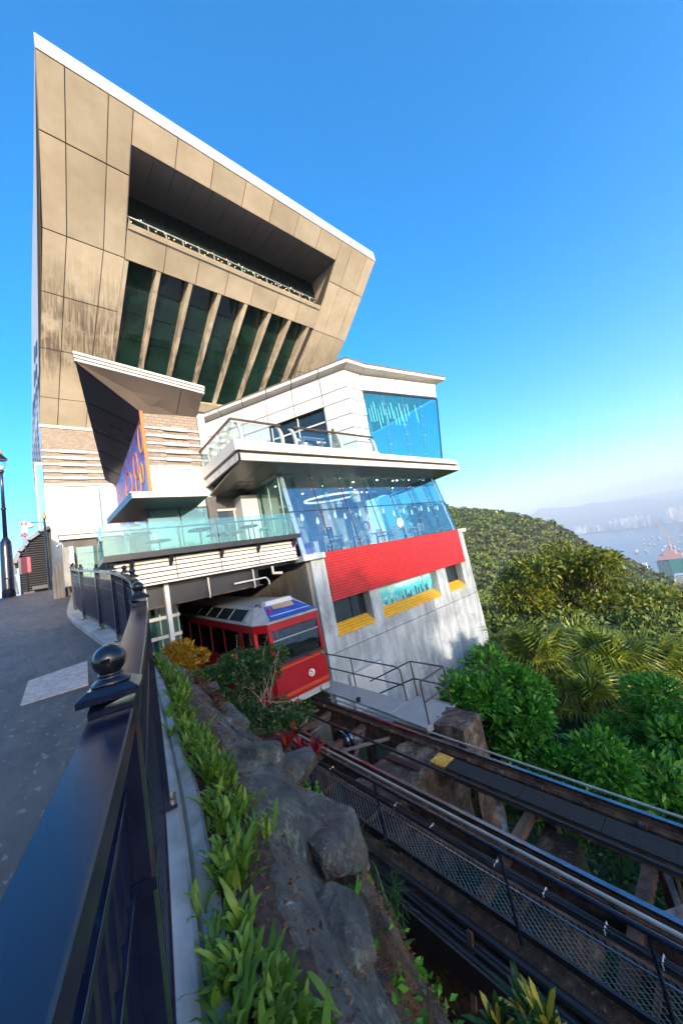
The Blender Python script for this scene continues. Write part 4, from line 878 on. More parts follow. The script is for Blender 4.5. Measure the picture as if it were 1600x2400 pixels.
rough_block('track_pier', (4.2, 2.95, -10), (6.4, 3.5, zt(3)-.75), M['pier'], 'dark stained concrete pier deeper below the middle of the track', 'pier', .07, 5)
rough_block('side_wall', (3.95, .2, -10), (4.30, 9.8, zt(4)-.55), M['pier'], 'long stained concrete wall under the mesh walkway', 'wall', .03, 6)
# painted strap on the pier
MB().box((5.62, 5.5, zt(6)-.158), (5.78, 6.5, zt(6)-.14)).build('pier_strap', M['dark_metal'], track)
# ---------------- expanded metal walkway
walk = empty('mesh_walkway', (4.27, 4, -4.8), 'narrow walkway of expanded metal mesh beside the track', 'walkway')
vs = []; fs = []; cw, cl_ = .058, .042; u0_, u1_ = 4.07, 4.50; nu = int((u1_-u0_)/cw)+1; nvv = int(11.5/cl_)
def strand(p, q, w):
    d = (q-p).normalized(); s_ = Vector((-d.y, d.x, 0))*w/2; b = len(vs); up_ = Vector((0, 0, .006))
    vs.extend([p-s_, p+s_+up_, q+s_+up_, q-s_]); fs.append((b, b+1, b+2, b+3))
for i in range(nvv):
    v = -1.5+i*cl_
    for j in range(nu):
        o = (i % 2)*cw/2; x = u0_+j*cw+o
        if x > u1_: continue
        p = V(x, v, zt(v)-.15); 
        for sx in (-1, 1):
            q = V(min(max(x+sx*cw/2, u0_), u1_), v+cl_, zt(v+cl_)-.15); strand(p, q, .012)
npmesh('mesh', np.array(vs), np.array(fs), plain('galvanised_mesh', (.23, .24, .22), .38, .8, .25, 3), walk)
lbar(4.03, 4.07, -.22, -.14, 'edge_angle', M['dark_metal'], walk, -1.6, 10); lbar(4.50, 4.54, -.20, -.145, 'edge_angle', M['rust'], walk, -1.6, 10)
for k in range(9): 
    v = -1+k*1.3; MB().box((4.07, v, zt(v)-.21), (4.5, v+.05, zt(v)-.165)).build('bearer', M['rust'], walk)
# handrail
hr = empty('handrail', (3.94, 4, -4.6), 'black tubular handrail on thin posts beside the mesh walkway', 'railing')
MB().tube([(3.93, v, zt(v)+.80) for v in (-2, 2, 6, 10.5)], .028, 8).build('top_rail', M['black_iron'], hr); MB().tube([(3.96, v, zt(v)+.38) for v in (-2, 2, 6, 10.5)], .012, 6).build('middle_rail', M['rail_top'], hr)
for v in (8.9, 6.95, 4.92, 2.80, 1.42, -.6): MB().tube([(3.95, v, zt(v)-.22), (3.93, v, zt(v)+.79)], .019, 8).build('post', M['black_iron'], hr)
# cable bundle on the walkway edge
cb = empty('cable_bundle', (4.66, 4, -4.8), 'thick bundle of black cables tied along the walkway edge', 'cables')
rnd = random.Random(4)
for k in range(9):
    du = 4.585+.024*(k % 5)+rnd.uniform(-.004, .004); dz = -.15+.026*(k//5)
    MB().tube([(du+.012*math.sin(v*1.3+k), v, zt(v)+dz+.012*math.sin(v*2.1+k*2)) for v in np.linspace(-2, 10.5, 40)], .0135, 6).build('cable', M['dark_metal'], cb)
for v in (7.2, 5.3, 4.5, 3.4, 2.75, 2.1, 1.6): MB().box((4.575, v-.005, zt(v)-.165), (4.695, v+.005, zt(v)-.105)).build('cable_tie', M['white'], cb)
# lower cable channel at the foot of the rock
ch = empty('cable_channel', (3.7, 4, -5.1), 'dark steel cable channel low beside the rock face', 'channel')
for u, dz, r in ((3.86, -.36, .055), (3.76, -.42, .035), (3.69, -.40, .03), (3.63, -.46, .045)):
    MB().tube([(u+.01*math.sin(v*1.1+u*9), v, zt(v)+dz+.015*math.sin(v*.9+u*5)) for v in np.linspace(-2, 11, 26)], r, 8).build('cable', M['dark_metal'], ch)
lbar(3.56, 3.92, -.60, -.56, 'channel_floor', M['dark_metal'], ch, -2, 11); lbar(3.53, 3.56, -.75, -.40, 'channel_side', M['dark_metal'], ch, -2, 11)
for v in (1.0, 3.35, 5.6, 8.0): MB().bar((3.50, v, zt(v)-.9), (3.72, v, zt(v)-.25), .07, .03).build('bracket', M['rust'], ch)
# ---------------- grating platform with rails
pf = empty('grating_platform', (7.3, 8, -4.6), 'grey steel grating platform with bent handrails beside the concrete wall', 'platform')
def grating():
    m = Mat('steel_grating'); t = m.n.new('ShaderNodeTexCoord'); b = m.n.new('ShaderNodeTexBrick'); b.offset = 0; b.inputs['Scale'].default_value = 1
    b.inputs['Brick Width'].default_value = .05; b.inputs['Row Height'].default_value = .035; b.inputs['Mortar Size'].default_value = .008; b.inputs['Color1'].default_value = (.10, .10, .095, 1); b.inputs['Color2'].default_value = (.13, .13, .12, 1); b.inputs['Mortar'].default_value = (.42, .42, .40, 1)
    m.l.new(t.outputs['Object'], b.inputs['Vector']); m.set(Base_Color=b.outputs['Color'], Roughness=.6); m.bump(b.outputs['Fac'], .8, .01); return m.m
GM = grating()
MB().hexa([V(6.82, 7.28, zt(7.28)+.04), V(7.62, 7.28, zt(7.28)+.04), V(7.62, 12, zt(12)+.04), V(6.95, 12, zt(12)+.04)], [V(6.82, 7.28, zt(7.28)+.10), V(7.62, 7.28, zt(7.28)+.10), V(7.62, 12, zt(12)+.10), V(6.95, 12, zt(12)+.10)]).build('grating', GM, pf)
MB().hexa([V(6.76, 6.05, zt(6)+.02), V(8.0, 6.05, zt(6)+.02), V(8.05, 7.27, zt(7)+.04), V(6.82, 7.27, zt(7)+.04)], [V(6.76, 6.05, zt(6)+.08), V(8.0, 6.05, zt(6)+.08), V(8.05, 7.27, zt(7)+.10), V(6.82, 7.27, zt(7)+.10)]).build('grating', GM, pf)
MB().bar((6.76, 6.03, zt(6)+.02), (8.02, 6.03, zt(6)+.02), .03, .14).build('edge', M['grey_metal'], pf); MB().bar((8.03, 6.05, zt(6)+.02), (8.06, 7.3, zt(7)+.03), .03, .16).build('edge', M['grey_metal'], pf)
pr_ = plain('grey_brown_tube', (.10, .085, .08), .4, .5)
def tubes(L, r=.022):
    for pts, nm in L: MB().tube(pts, r, 7).build(nm, pr_, pf)
H = 1.0
def pt(u, v, h): return (u, v, zt(v)+.08+h)
tubes([([pt(7.62, 11.9, 1.35), pt(7.62, 10.9, .95), pt(7.62, 7.5, .95), pt(7.62, 7.34, .88), pt(7.62, 7.32, -.05)], 'handrail'), ([pt(7.62, 11.4, .75), pt(7.62, 10.7, .45), pt(7.62, 7.32, .45)], 'middle_rail'),
       ([pt(7.62, 11.2, 1.05), pt(7.62, 11.2, -.05)], 'post'), ([pt(7.62, 9.5, .95), pt(7.62, 9.5, -.05)], 'post'),
       ([pt(8.03, 9.6, -.2), pt(8.03, 9.2, .1), pt(8.03, 7.25, 1.0), pt(8.02, 6.1, 1.0), pt(6.95, 6.1, 1.0)][1:], 'handrail'), ([pt(8.03, 8.9, -.25), pt(8.03, 7.25, .5), pt(8.02, 6.1, .5), pt(6.95, 6.1, .5)], 'middle_rail'),
       ([pt(8.03, 7.25, 1.0), pt(8.03, 7.25, -.05)], 'post'), ([pt(8.02, 6.1, 1.0), pt(8.02, 6.1, -.9)], 'post'), ([pt(6.95, 6.1, 1.0), pt(6.95, 6.1, -.05)], 'post')])
MB().lathe((6.9, 8.6, zt(8.6)+.10), [(.05, 0), (.05, .06), (.07, .07), (.07, .12), (.02, .14)], 8).build('signal_stub', M['dark_metal'], pf)
# ================================================================== TRAM
tram = empty('tram_car', (5.95, 11, -4.2), 'red funicular tram with grey roof coming out under the terrace', 'tram')
def redp():
    m = Mat('red_tram_paint'); v = m.co(); f = m.noise(v, 2, 3); m.set(Base_Color=m.ramp(f, [(.3, (.25, .002, .008)), (.7, (.34, .004, .011))]), Roughness=.32, Coat_Weight=.15, Coat_Roughness=.1); return m.m
M['tram_red'] = redp(); M['tram_dark'] = plain('maroon_paint', (.16, .010, .014), .3)
TG = glass('tram_glass', (.42, .44, .46), (.8, .9, 1), .06)
SL = .06
def tz(z, v): return z+SL*(v-10)
uL, uR, fL, fR = 4.76, 7.14, 5.06, 6.98; VF, VC, VE = 10.0, 10.42, 19.0
outl = [(fL, VF), (fR, VF), (uR, VC), (uR, VE), (uL, VE), (uL, VC)]
def prism(z0, z1, name, mat, off=0.0, par=tram, o=outl):
    cx, cy = 5.95, 14
    q = [((x-cx)*(1-off/1.2)+cx, (y-cy)*(1-off/4.5)+cy) for x, y in o]
    return MB().hexa([V(x, y, tz(z0, y)) for x, y in q], [V(x, y, tz(z1, y)) for x, y in q]).build(name, mat, par)
prism(-4.02, -3.82, 'skirt', plain('tram_underframe', (.36, .36, .36), .5), .03)
prism(-3.82, -2.74, 'lower_body', M['tram_red']); prism(-1.72, -1.47, 'cornice', M['tram_red']); prism(-2.76, -2.742, 'sill_line', M['tram_dark'], -.02)
prism(-1.475, -1.44, 'gutter', M['grey_metal'], -.03)
# pillars
for x, y, w, d in ((fL+.05, VF+.05, .12, .12), (fR-.04, VF+.05, .10, .12), (uL+.05, VC+.04, .11, .16), (uR-.05, VC+.04, .1, .16)): MB().box((x-w/2, y-d/2, tz(-2.74, y)), (x+w/2, y+d/2, tz(-1.72, y))).build('pillar', M['tram_red'], tram)
for v in (11.35, 11.55, 12.9, 14.2, 15.5, 16.8, 18.1):
    for u in (uL+.035, uR-.035): MB().box((u-.03, v-.05, tz(-2.74, v)), (u+.03, v+.05, tz(-1.72, v))).build('pillar', M['tram_dark'], tram)
def pane(a, b, z0, z1, off=V(0, .015, 0), mat=TG, name='window'): return MB().slab([V(a[0], a[1], tz(z0, a[1])), V(b[0], b[1], tz(z0, b[1])), V(b[0], b[1], tz(z1, b[1])), V(a[0], a[1], tz(z1, a[1]))], off).build(name, mat, tram)
pane((fL+.12, VF+.02), (fR-.1, VF+.02), -2.70, -1.74, name='windscreen'); pane((uL+.09, VC-.05), (fL-.03, VF+.08), -2.70, -1.85); pane((fR+.03, VF+.08), (uR-.09, VC-.05), -2.7, -1.85)
for a, b in ((VC+.12, 11.3), (11.6, 12.85), (12.95, 14.15), (14.25, 15.45), (15.55, 16.75), (16.85, 18.05)):
    pane((uL+.02, a), (uL+.02, b), -2.70, -1.75, V(.01, 0, 0)); pane((uR-.02, a), (uR-.02, b), -2.70, -1.75, V(-.01, 0, 0))
blk = M['dark_metal']
MB().box((fL+.1, VF-.02, tz(-2.76, VF)), (fR-.08, VF+.02, tz(-2.69, VF))).build('windscreen_trim', blk, tram); MB().bar((fL+.12, VF-.01, -2.02), (fR-.1, VF-.01, -2.02), .02, .03).build('windscreen_bar', M['grey_metal'], tram)
MB().bar((6.25, VF-.03, -2.72), (6.45, VF-.05, -2.83), .05, .03).build('wiper', blk, tram)
MB().box((fL+.02, VF-.008, -2.90), (fR-.02, VF-.002, -2.84)).build('orange_stripe', plain('dull_orange', (.50, .06, .012), .35), tram); MB().box((fL+.02, VF-.008, -3.72), (fR-.02, VF-.002, -3.62)).build('orange_stripe', bpy.data.materials['dull_orange'], tram)
MB().tube([(6.85, VF-.06, -2.86), (6.85, VF+.02, -2.86)], .055, 12).build('marker_lamp', plain('green_lens', (.02, .25, .14), .2), tram)
em = MB().tube([(6.33, VF-.02, -3.33), (6.33, VF, -3.33)], .115, 24).build('emblem', plain('emblem_cream', (.72, .68, .6), .4), tram)
er = plain('emblem_red', (.5, .01, .02), .4); eg = plain('emblem_green', (.05, .2, .05), .4)
for dx, dz, w, h_, mt in ((-.02, .045, .10, .045, er), (-.045, -.03, .04, .05, er), (.03, -.02, .035, .06, eg), (.0, -.075, .05, .02, er)): MB().box((6.33+dx-w/2, VF-.026, -3.33+dz-h_/2), (6.33+dx+w/2, VF-.0205, -3.33+dz+h_/2)).build('emblem_mark', mt, em)
for x in (5.35, 6.62): MB().lathe((x, VF-.02, -3.93), sphere_prof(.08, 6), 10).build('buffer', M['grey_metal'], tram, True)
# roof: chamfered, skylight strip on the side, sloping blue sign board at the front
rf = [(fL, VF), (fR, VF), (uR, VC), (uR, VE), (uL, VE), (uL, VC)]; ri = [(5.35, 10.85), (6.6, 10.85), (6.75, 11.0), (6.75, VE), (5.2, VE), (5.2, 11.0)]
MB().hexa([V(x, y, tz(-1.44, y)) for x, y in rf], [V(x, y, tz(-1.02, y)) for x, y in ri]).build('roof', plain('grey_roof_paint', (.34, .345, .35), .4, .2), tram)
MB().slab([V(4.80, 11.2, tz(-1.385, 11.2)), V(4.80, VE-.2, tz(-1.385, VE)), V(5.12, VE-.2, tz(-1.09, VE)), V(5.12, 11.2, tz(-1.09, 11.2))], (-.012, 0, .014)).build('skylight', M['dark_glass'], tram)
MB().slab([V(4.80, 10.85, tz(-1.385, 10.85)), V(4.80, 11.19, tz(-1.385, 11.19)), V(5.12, 11.19, tz(-1.09, 11.19)), V(5.12, 11.0, tz(-1.09, 11.0))], (-.014, 0, .016)).build('roof_hatch', M['grey_metal'], tram)
for k in range(6): v = 12.3+k*1.1; MB().slab([V(4.80, v, tz(-1.385, v)), V(4.80, v+.05, tz(-1.385, v)), V(5.12, v+.05, tz(-1.09, v)), V(5.12, v, tz(-1.09, v))], (-.02, 0, .022)).build('skylight_bar', M['grey_metal'], tram)
bl = plain('blue_sign_print', (.015, .07, .34), .35)
A, B, C_, D = V(5.20, 10.03, -1.40), V(6.93, 10.03, -1.40), V(6.55, 10.75, -1.03), V(5.42, 10.75, -1.03)
MB().slab([A, B, C_, D], (0, -.02, .03)).build('sign_board', bl, tram)
MB().slab([A.lerp(D, .18)+V(.06, -.03, .045), B.lerp(C_, .18)+V(-.06, -.03, .045), B.lerp(C_, .22)+V(-.06, -.03, .045), A.lerp(D, .22)+V(.06, -.03, .045)], (0, -.002, .003)).build('sign_line', plain('sign_pale_line', (.5, .58, .7), .4), tram)
tan = plain('sign_tan_print', (.45, .27, .17), .4)
MB().slab([A.lerp(D, .62)+V(.25, -.03, .05), B.lerp(C_, .55)+V(-.35, -.03, .05), C_+V(-.1, -.03, .04), D+V(.25, -.03, .04)], (0, -.002, .003)).build('sign_picture', tan, tram)
for k, (s, t) in enumerate(((.04, .45), (.07, .6), (.10, .5), (.05, .7), (.09, .75))):
    c = A.lerp(B, s).lerp(D.lerp(C_, s), t)+V(0, -.035, .05); MB().lathe(c, sphere_prof(.035, 4), 6).build('sign_dot', er, tram)
MB().hexa([V(5.5, 10.8, -1.03), V(6.6, 10.8, -1.03), V(6.6, 11.15, -1.0), V(5.5, 11.15, -1.0)], [V(5.55, 10.82, -.86), V(6.55, 10.82, -.86), V(6.55, 11.1, -.84), V(5.55, 11.1, -.84)]).build('roof_box', M['white'], tram)
MB().tube([(5.3, 10.75, -1.0), (5.3, 10.75, -.92), (5.3, 11.05, -.90), (5.3, 11.1, -.98)], .02, 6).build('roof_handle', M['dark_metal'], tram)
# interior
MB().hexa([V(x, y, tz(-3.0, y)) for x, y in [(4.85, 10.5), (7.05, 10.5), (7.05, 18.8), (4.85, 18.8)]], [V(x, y, tz(-2.95, y)) for x, y in [(4.85, 10.5), (7.05, 10.5), (7.05, 18.8), (4.85, 18.8)]]).build('floor', M['tram_dark'], tram)
MB().box((6.05, 10.25, -2.95), (6.9, 10.6, -2.52)).build('driver_desk', plain('desk_wood', (.2, .1, .05), .4), tram)
seat = plain('orange_brown_seat', (.30, .09, .03), .5)
for v in (12.2, 13.3, 14.4, 15.5, 16.6):
    for x0, x1 in ((4.95, 5.75), (6.15, 6.95)):
        s_ = MB().box((x0, v, tz(-2.95, v)), (x1, v+.42, tz(-2.62, v))).build('seat', seat, tram); MB().box((x0, v+.36, tz(-2.61, v)), (x1, v+.44, tz(-2.2, v))).build('backrest', seat, s_)
MB().box((4.85, 18.7, -3.2), (7.05, 18.8, -.95)).build('rear_bulkhead', M['tram_dark'], tram)
# driver behind the windscreen
def person_mesh(name, joints, edges, mat, label):
    me = bpy.data.meshes.new(name); me.from_pydata([j[0] for j in joints], edges, []); me.update()
    o = link(bpy.data.objects.new(name, me)); sk = o.modifiers.new('skin', 'SKIN'); ss = o.modifiers.new('sub', 'SUBSURF'); ss.levels = 2; ss.render_levels = 2
    for i, j in enumerate(joints): me.skin_vertices[0].data[i].radius = j[1]
    me.skin_vertices[0].data[0].use_root = True; me.materials.append(mat); return tag(o, label, 'person')
px, py, pz = 5.72, 10.85, -2.95
J = [((px, py, pz+.62), (.15, .11)), ((px, py-.02, pz+.80), (.13, .10)), ((px, py-.03, pz+.98), (.17, .11)), ((px, py-.03, pz+1.10), (.07, .06)), ((px, py-.04, pz+1.17), (.05, .05)), ((px, py-.05, pz+1.24), (.075, .085)), ((px, py-.05, pz+1.33), (.07, .085)),
     ((px-.20, py-.03, pz+1.02), (.065, .065)), ((px-.25, py-.10, pz+.78), (.05, .05)), ((px-.12, py-.32, pz+.66), (.04, .04)), ((px-.08, py-.40, pz+.66), (.035, .025)),
     ((px+.20, py-.03, pz+1.02), (.065, .065)), ((px+.27, py-.10, pz+.78), (.05, .05)), ((px+.30, py-.34, pz+.66), (.04, .04)), ((px+.32, py-.42, pz+.66), (.035, .025)),
     ((px-.09, py-.02, pz+.48), (.09, .09)), ((px-.10, py-.02, pz+.05), (.05, .06)), ((px+.09, py-.02, pz+.48), (.09, .09)), ((px+.10, py-.02, pz+.05), (.05, .06))]
Ed = [(0, 1), (1, 2), (2, 3), (3, 4), (4, 5), (5, 6), (2, 7), (7, 8), (8, 9), (9, 10), (2, 11), (11, 12), (12, 13), (13, 14), (0, 15), (15, 16), (0, 17), (17, 18)]
drv = person_mesh('person', J, Ed, plain('dark_uniform', (.05, .025, .04), .7), 'tram driver in dark uniform with pale shirt standing behind the windscreen')
skin_m = plain('skin', (.42, .25, .18), .5)
MB().lathe((px, py-.06, pz+1.17), [(.02, 0), (.055, .03), (.072, .09), (.075, .14), (.06, .19), (.02, .22)], 14).build('face', skin_m, drv, True)
MB().lathe((px, py-.045, pz+1.27), [(.084, 0), (.088, .05), (.07, .11), (.02, .14)], 12).build('hair', plain('black_hair', (.012, .01, .01), .5), drv, True)
MB().hexa([V(px-.03, py-.16, pz+.85), V(px+.03, py-.16, pz+.85), V(px+.03, py-.14, pz+.85), V(px-.03, py-.14, pz+.85)], [V(px-.07, py-.12, pz+1.10), V(px+.07, py-.12, pz+1.10), V(px+.07, py-.10, pz+1.10), V(px-.07, py-.10, pz+1.10)]).build('shirt_front', M['white'], drv)
# ================================================================== GROUND BELOW THE PATH
def sm(x, a, b):
    t = min(1, max(0, (x-a)/(b-a))); return t*t*(3-2*t)
PW = [0.0, .30, .50, .8, 1.05, 1.25, 1.45, 1.70, 2.1, 2.6, 3.2]; PZ = [-.05, -.08, -.14, -.36, -.78, -1.20, -2.0, -3.0, -3.9, -4.6, -5.2]
def rock_z(u, v):
    w = u-fus(v); z = zcurb(v)+np.interp(w, PW, PZ)-.06*max(0, v-3)*sm(w, 1.2, 2.2)
    z -= .28*sm(v, 3.2, 6)*sm(w, .28, .6)
    n = mnoise.noise(Vector((u*1.1, v*.9, .3)))*.30-abs(mnoise.noise(Vector((u*1.9+v*.6, v*1.4, 5))))*.34+.1-abs(mnoise.noise(Vector((u*4.2-v, v*3.1, 9))))*.16+mnoise.noise(Vector((u*9, v*8, 2)))*.05
    cell = mnoise.cell(Vector((u*1.6+v*.35, v*1.0-u*.25, 0)))
    return z+(n+(cell-.5)*.22)*sm(w, .45, 1.0)
def rockmat():
    m = Mat('weathered_rock'); v = m.co(); a = m.noise(v, 1.1, 6, .6, .4); b = m.noise(v, 4.5, 6, .65, .6); c = m.noise(v, 17, 5, .7); e = m.noise(v, .7, 3)
    base = m.ramp(b, [(.30, (.016, .015, .016)), (.48, (.055, .052, .050)), (.62, (.10, .094, .085)), (.78, (.17, .155, .14))])
    base = m.mix(m.math('MULTIPLY', m.ramp(c, [(.52, (0, 0, 0)), (.60, (1, 1, 1))]), m.ramp(a, [(.45, (0, 0, 0)), (.55, (.8, .8, .8))])), base, (.20, .21, .12))     # lichen
    base = m.mix(m.math('MULTIPLY', m.ramp(b, [(.62, (0, 0, 0)), (.7, (1, 1, 1))]), m.ramp(e, [(.42, (0, 0, 0)), (.6, (1, 1, 1))])), base, (.42, .43, .45))           # pale mineral runs
    sp = m.node('ShaderNodeSeparateXYZ'); m.l.new(v, sp.inputs[0])
    base = m.mix(m.math('MULTIPLY', m.ramp(m.noise(v, 2.3, 4, .6, .5), [(.48, (0, 0, 0)), (.62, (1, 1, 1))]), .55), base, (.105, .060, .036))
    soil = m.ramp(m.math('ADD', m.math('MULTIPLY', a, 1.0), m.math('MULTIPLY', m.math('ADD', sp.outputs['Z'], 2.0), -.22)), [(.56, (0, 0, 0)), (.70, (1, 1, 1))])
    base = m.mix(m.math('MULTIPLY', soil, .85), base, m.ramp(b, [(.3, (.10, .045, .022)), (.7, (.27, .13, .07))]))
    m.set(Base_Color=base, Roughness=.78); m.bump(m.math('ADD', b, m.math('MULTIPLY', c, .4)), 1.0, .09); return m.m
M['rock'] = rockmat()
M['soil'] = plain('leaf_litter_soil', (.055, .030, .020), .9, 0, .6, 22, .8, 50)
nv, nw = 260, 110; vs = np.zeros(((nv+1)*(nw+1), 3)); k = 0
for i in range(nv+1):
    v = -3+16*i/nv
    for j in range(nw+1):
        w = .30+3.1*(j/nw); u = fus(v)+w; vs[k] = (u, v, rock_z(u, v)); k += 1
I, J_ = np.meshgrid(np.arange(nv), np.arange(nw), indexing='ij'); a = (I*(nw+1)+J_).ravel(); q = np.stack([a, a+1, a+nw+2, a+nw+1], 1)
tag(npmesh('rock_slope', vs, q, M['rock'], None, True), kind='structure')
# soil bed along the ledge
vs = []; fs = []
for i in range(121):
    v = -3+12*i/120; u = fus(v)
    for w in (.18, .28, .38, .50+.08*mnoise.noise(Vector((v*2, 0, 0)))): vs.append((u+w, v, max(rock_z(u+w, v), zcurb(v)-.5)+.04*(1-abs(w-.32)/.2)+.03*mnoise.noise(Vector((u*6, v*6, w*8)))))
for i in range(120):
    for j in range(3): a = i*4+j; fs.append((a, a+1, a+5, a+4))
tag(MB().add(vs, fs).build('soil_bed', M['soil'], None, True), kind='structure')
# ravine floor under the track and hillside falling away to the right
def grav(): 
    m = Mat('ground_cover_soil'); v = m.co(); b = m.noise(v, 2.5, 6, .65); m.set(Base_Color=m.ramp(b, [(.3, (.012, .02, .008)), (.55, (.025, .045, .014)), (.8, (.06, .05, .03))]), Roughness=.9); m.bump(b, .8, .1); return m.m
def slope_z(u, v):
    z = -6.8-.10*(u-4)-.02*max(0, u-12)**1.25-.02*max(0, 3-v)+.5*mnoise.noise(Vector((u*.25, v*.25, 1)))
    return z
vs = np.zeros((81*81, 3)); k = 0
for i in range(81):
    v = -25+85*(i/80)
    for j in range(81):
        u = 1.6+75*(j/80)**1.5; vs[k] = (u, v, slope_z(u, v)); k += 1
I, J_ = np.meshgrid(np.arange(80), np.arange(80), indexing='ij'); a = (I*81+J_).ravel()
tag(npmesh('ground', vs, np.stack([a, a+1, a+82, a+81], 1), grav(), None, True), kind='structure')
# ================================================================== BOULDERS
def boulder(c, size, seed, label, rot=0.0, flat=1.0, name='boulder'):
    bm = bmesh.new(); bmesh.ops.create_icosphere(bm, subdivisions=4, radius=1.0); rs = random.Random(seed)
    pl = [(Vector((rs.gauss(0, 1), rs.gauss(0, 1), rs.gauss(0, .8)*flat)).normalized(), rs.uniform(.42, .8)) for _ in range(14)]
    pl.append((Vector((rs.uniform(-.2, .2), rs.uniform(-.2, .2), 1)).normalized(), .6))
    for vt in bm.verts:
        p = vt.co.copy()
        for n, d in pl:
            e = p.dot(n)-d
            if e > 0: p -= n*e*.98
        p += p.normalized()*(.05*mnoise.noise(p*2.5+Vector((seed, 0, 0)))+.03*mnoise.noise(p*8+Vector((0, seed, 0))))
        vt.co = Vector((p.x*size[0], p.y*size[1], p.z*size[2]))
    me = bpy.data.meshes.new(name); bm.to_mesh(me); bm.free(); me.materials.append(M['rock'])
    o = link(bpy.data.objects.new(name, me)); o.location = c; o.rotation_euler = (rs.uniform(-.2, .2), rs.uniform(.05, .35), rot); return tag(o, label, 'rock')
BO = [(1.10, 1.50, (.50, .55, .30), 17, 'cracked dark rock slab with pale mineral stains near the bottom'), (.98, 2.45, (.48, .66, .24), 12, 'large flat slab of lichen covered rock on the bank'),
      (1.02, 3.35, (.42, .5, .26), 31, 'dark wedge shaped rock above the grass tuft'), (.86, 4.2, (.36, .5, .25), 5, 'dark angular rock in the middle of the bank below the dry vines'),
      (1.30, 4.35, (.28, .32, .36), 8, 'rounded mossy boulder at the edge above the mesh walkway'), (.92, 5.3, (.46, .7, .28), 3, 'long grey boulder behind the first strap leaved plants under the bougainvillea'),
      (.95, 6.4, (.42, .6, .30), 41, 'grey boulder half under the trailing bougainvillea'), (.85, 7.6, (.30, .4, .25), 27, 'pale boulder at the foot of the yellow croton'), (1.45, 3.0, (.22, .26, .32), 21, 'upright pale rock between the grass tuft and the cable channel'),
      (.72, 3.0, (.22, .30, .14), 52, 'small flat stone at the edge of the planted row'), (.70, 1.75, (.24, .3, .14), 55, 'low dark stone beside the nearest strap leaves')]
for i, (w, v, sz, sd, lb) in enumerate(BO):
    u = fus(v)+w; boulder((u, v, rock_z(u, v)-sz[2]*.30), sz, sd, lb, (i*1.7) % 1.2-.4, .6)
# ================================================================== FOLIAGE
def leafmat(name, stops, trans=.35, rough=.45, spec=.4):
    m = Mat(name); g = m.node('ShaderNodeNewGeometry'); c = m.ramp(g.outputs['Random Per Island'], stops)
    m.set(Base_Color=c, Roughness=rough, Specular_IOR_Level=spec)
    tr = m.node('ShaderNodeBsdfTranslucent'); m.l.new(c, tr.inputs['Color']); mx = m.node('ShaderNodeMixShader'); mx.inputs[0].default_value = trans
    m.l.new(m.b.outputs[0], mx.inputs[1]); m.l.new(tr.outputs[0], mx.inputs[2]); m.l.new(mx.outputs[0], m.o.inputs['Surface']); return m.m
LM = {
 'lush': leafmat('lush_green_leaf', [(0, (.025, .11, .012)), (.5, (.06, .23, .018)), (.85, (.11, .35, .028)), (1, (.20, .46, .045))]),
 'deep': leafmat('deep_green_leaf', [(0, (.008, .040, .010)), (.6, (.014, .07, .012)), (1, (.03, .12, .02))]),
 'olive': leafmat('olive_autumn_leaf', [(0, (.035, .065, .010)), (.45, (.12, .17, .014)), (.85, (.24, .25, .02)), (1, (.28, .17, .02))]),
 'palm': leafmat('palm_green', [(0, (.07, .11, .012)), (.6, (.19, .24, .025)), (1, (.38, .36, .05))], .3, .4),
 'croton': leafmat('croton_yellow_leaf', [(0, (.09, .08, .008)), (.35, (.36, .20, .012)), (.75, (.55, .30, .015)), (1, (.60, .19, .02))]),
 'boug': leafmat('bougainvillea_leaf', [(0, (.012, .045, .014)), (.6, (.025, .085, .02)), (.92, (.06, .13, .02)), (1, (.28, .26, .03))]),
 'strap': leafmat('strap_leaf', [(0, (.07, .14, .014)), (.6, (.14, .25, .022)), (.93, (.22, .34, .04)), (1, (.36, .22, .03))]),
 'grass': leafmat('grass_blade', [(0, (.02, .07, .02)), (1, (.05, .14, .03))]),
 'fern': leafmat('fern_leaf', [(0, (.012, .045, .018)), (1, (.03, .08, .02))]),
 'red': leafmat('cordyline_leaf', [(0, (.06, .006, .02)), (.4, (.20, .010, .02)), (.8, (.42, .03, .02)), (1, (.55, .09, .03))]),
 'purple': leafmat('purple_leaf', [(0, (.03, .006, .05)), (1, (.09, .012, .10))]),
 'flower': leafmat('red_flower', [(0, (.55, .01, .03)), (1, (.75, .02, .08))]),
 'variegated': leafmat('variegated_leaf', [(0, (.015, .07, .015)), (.45, (.02, .09, .015)), (.6, (.40, .33, .03)), (1, (.55, .42, .05))]),
 'litter': leafmat('dead_leaf', [(0, (.05, .022, .012)), (.6, (.12, .05, .025)), (1, (.22, .12, .06))], .1, .7),
 'moss': leafmat('red_moss', [(0, (.12, .04, .02)), (.6, (.24, .08, .05)), (1, (.34, .20, .10))], .1, .8),
 'forest': leafmat('forest_leaf', [(0, (.022, .036, .008)), (.5, (.05, .075, .012)), (.85, (.09, .10, .016)), (1, (.12, .10, .02))], .3, .6),
}
rng = np.random.default_rng(12)
def norm(a): return a/np.maximum(1e-9, np.linalg.norm(a, axis=1, keepdims=True))
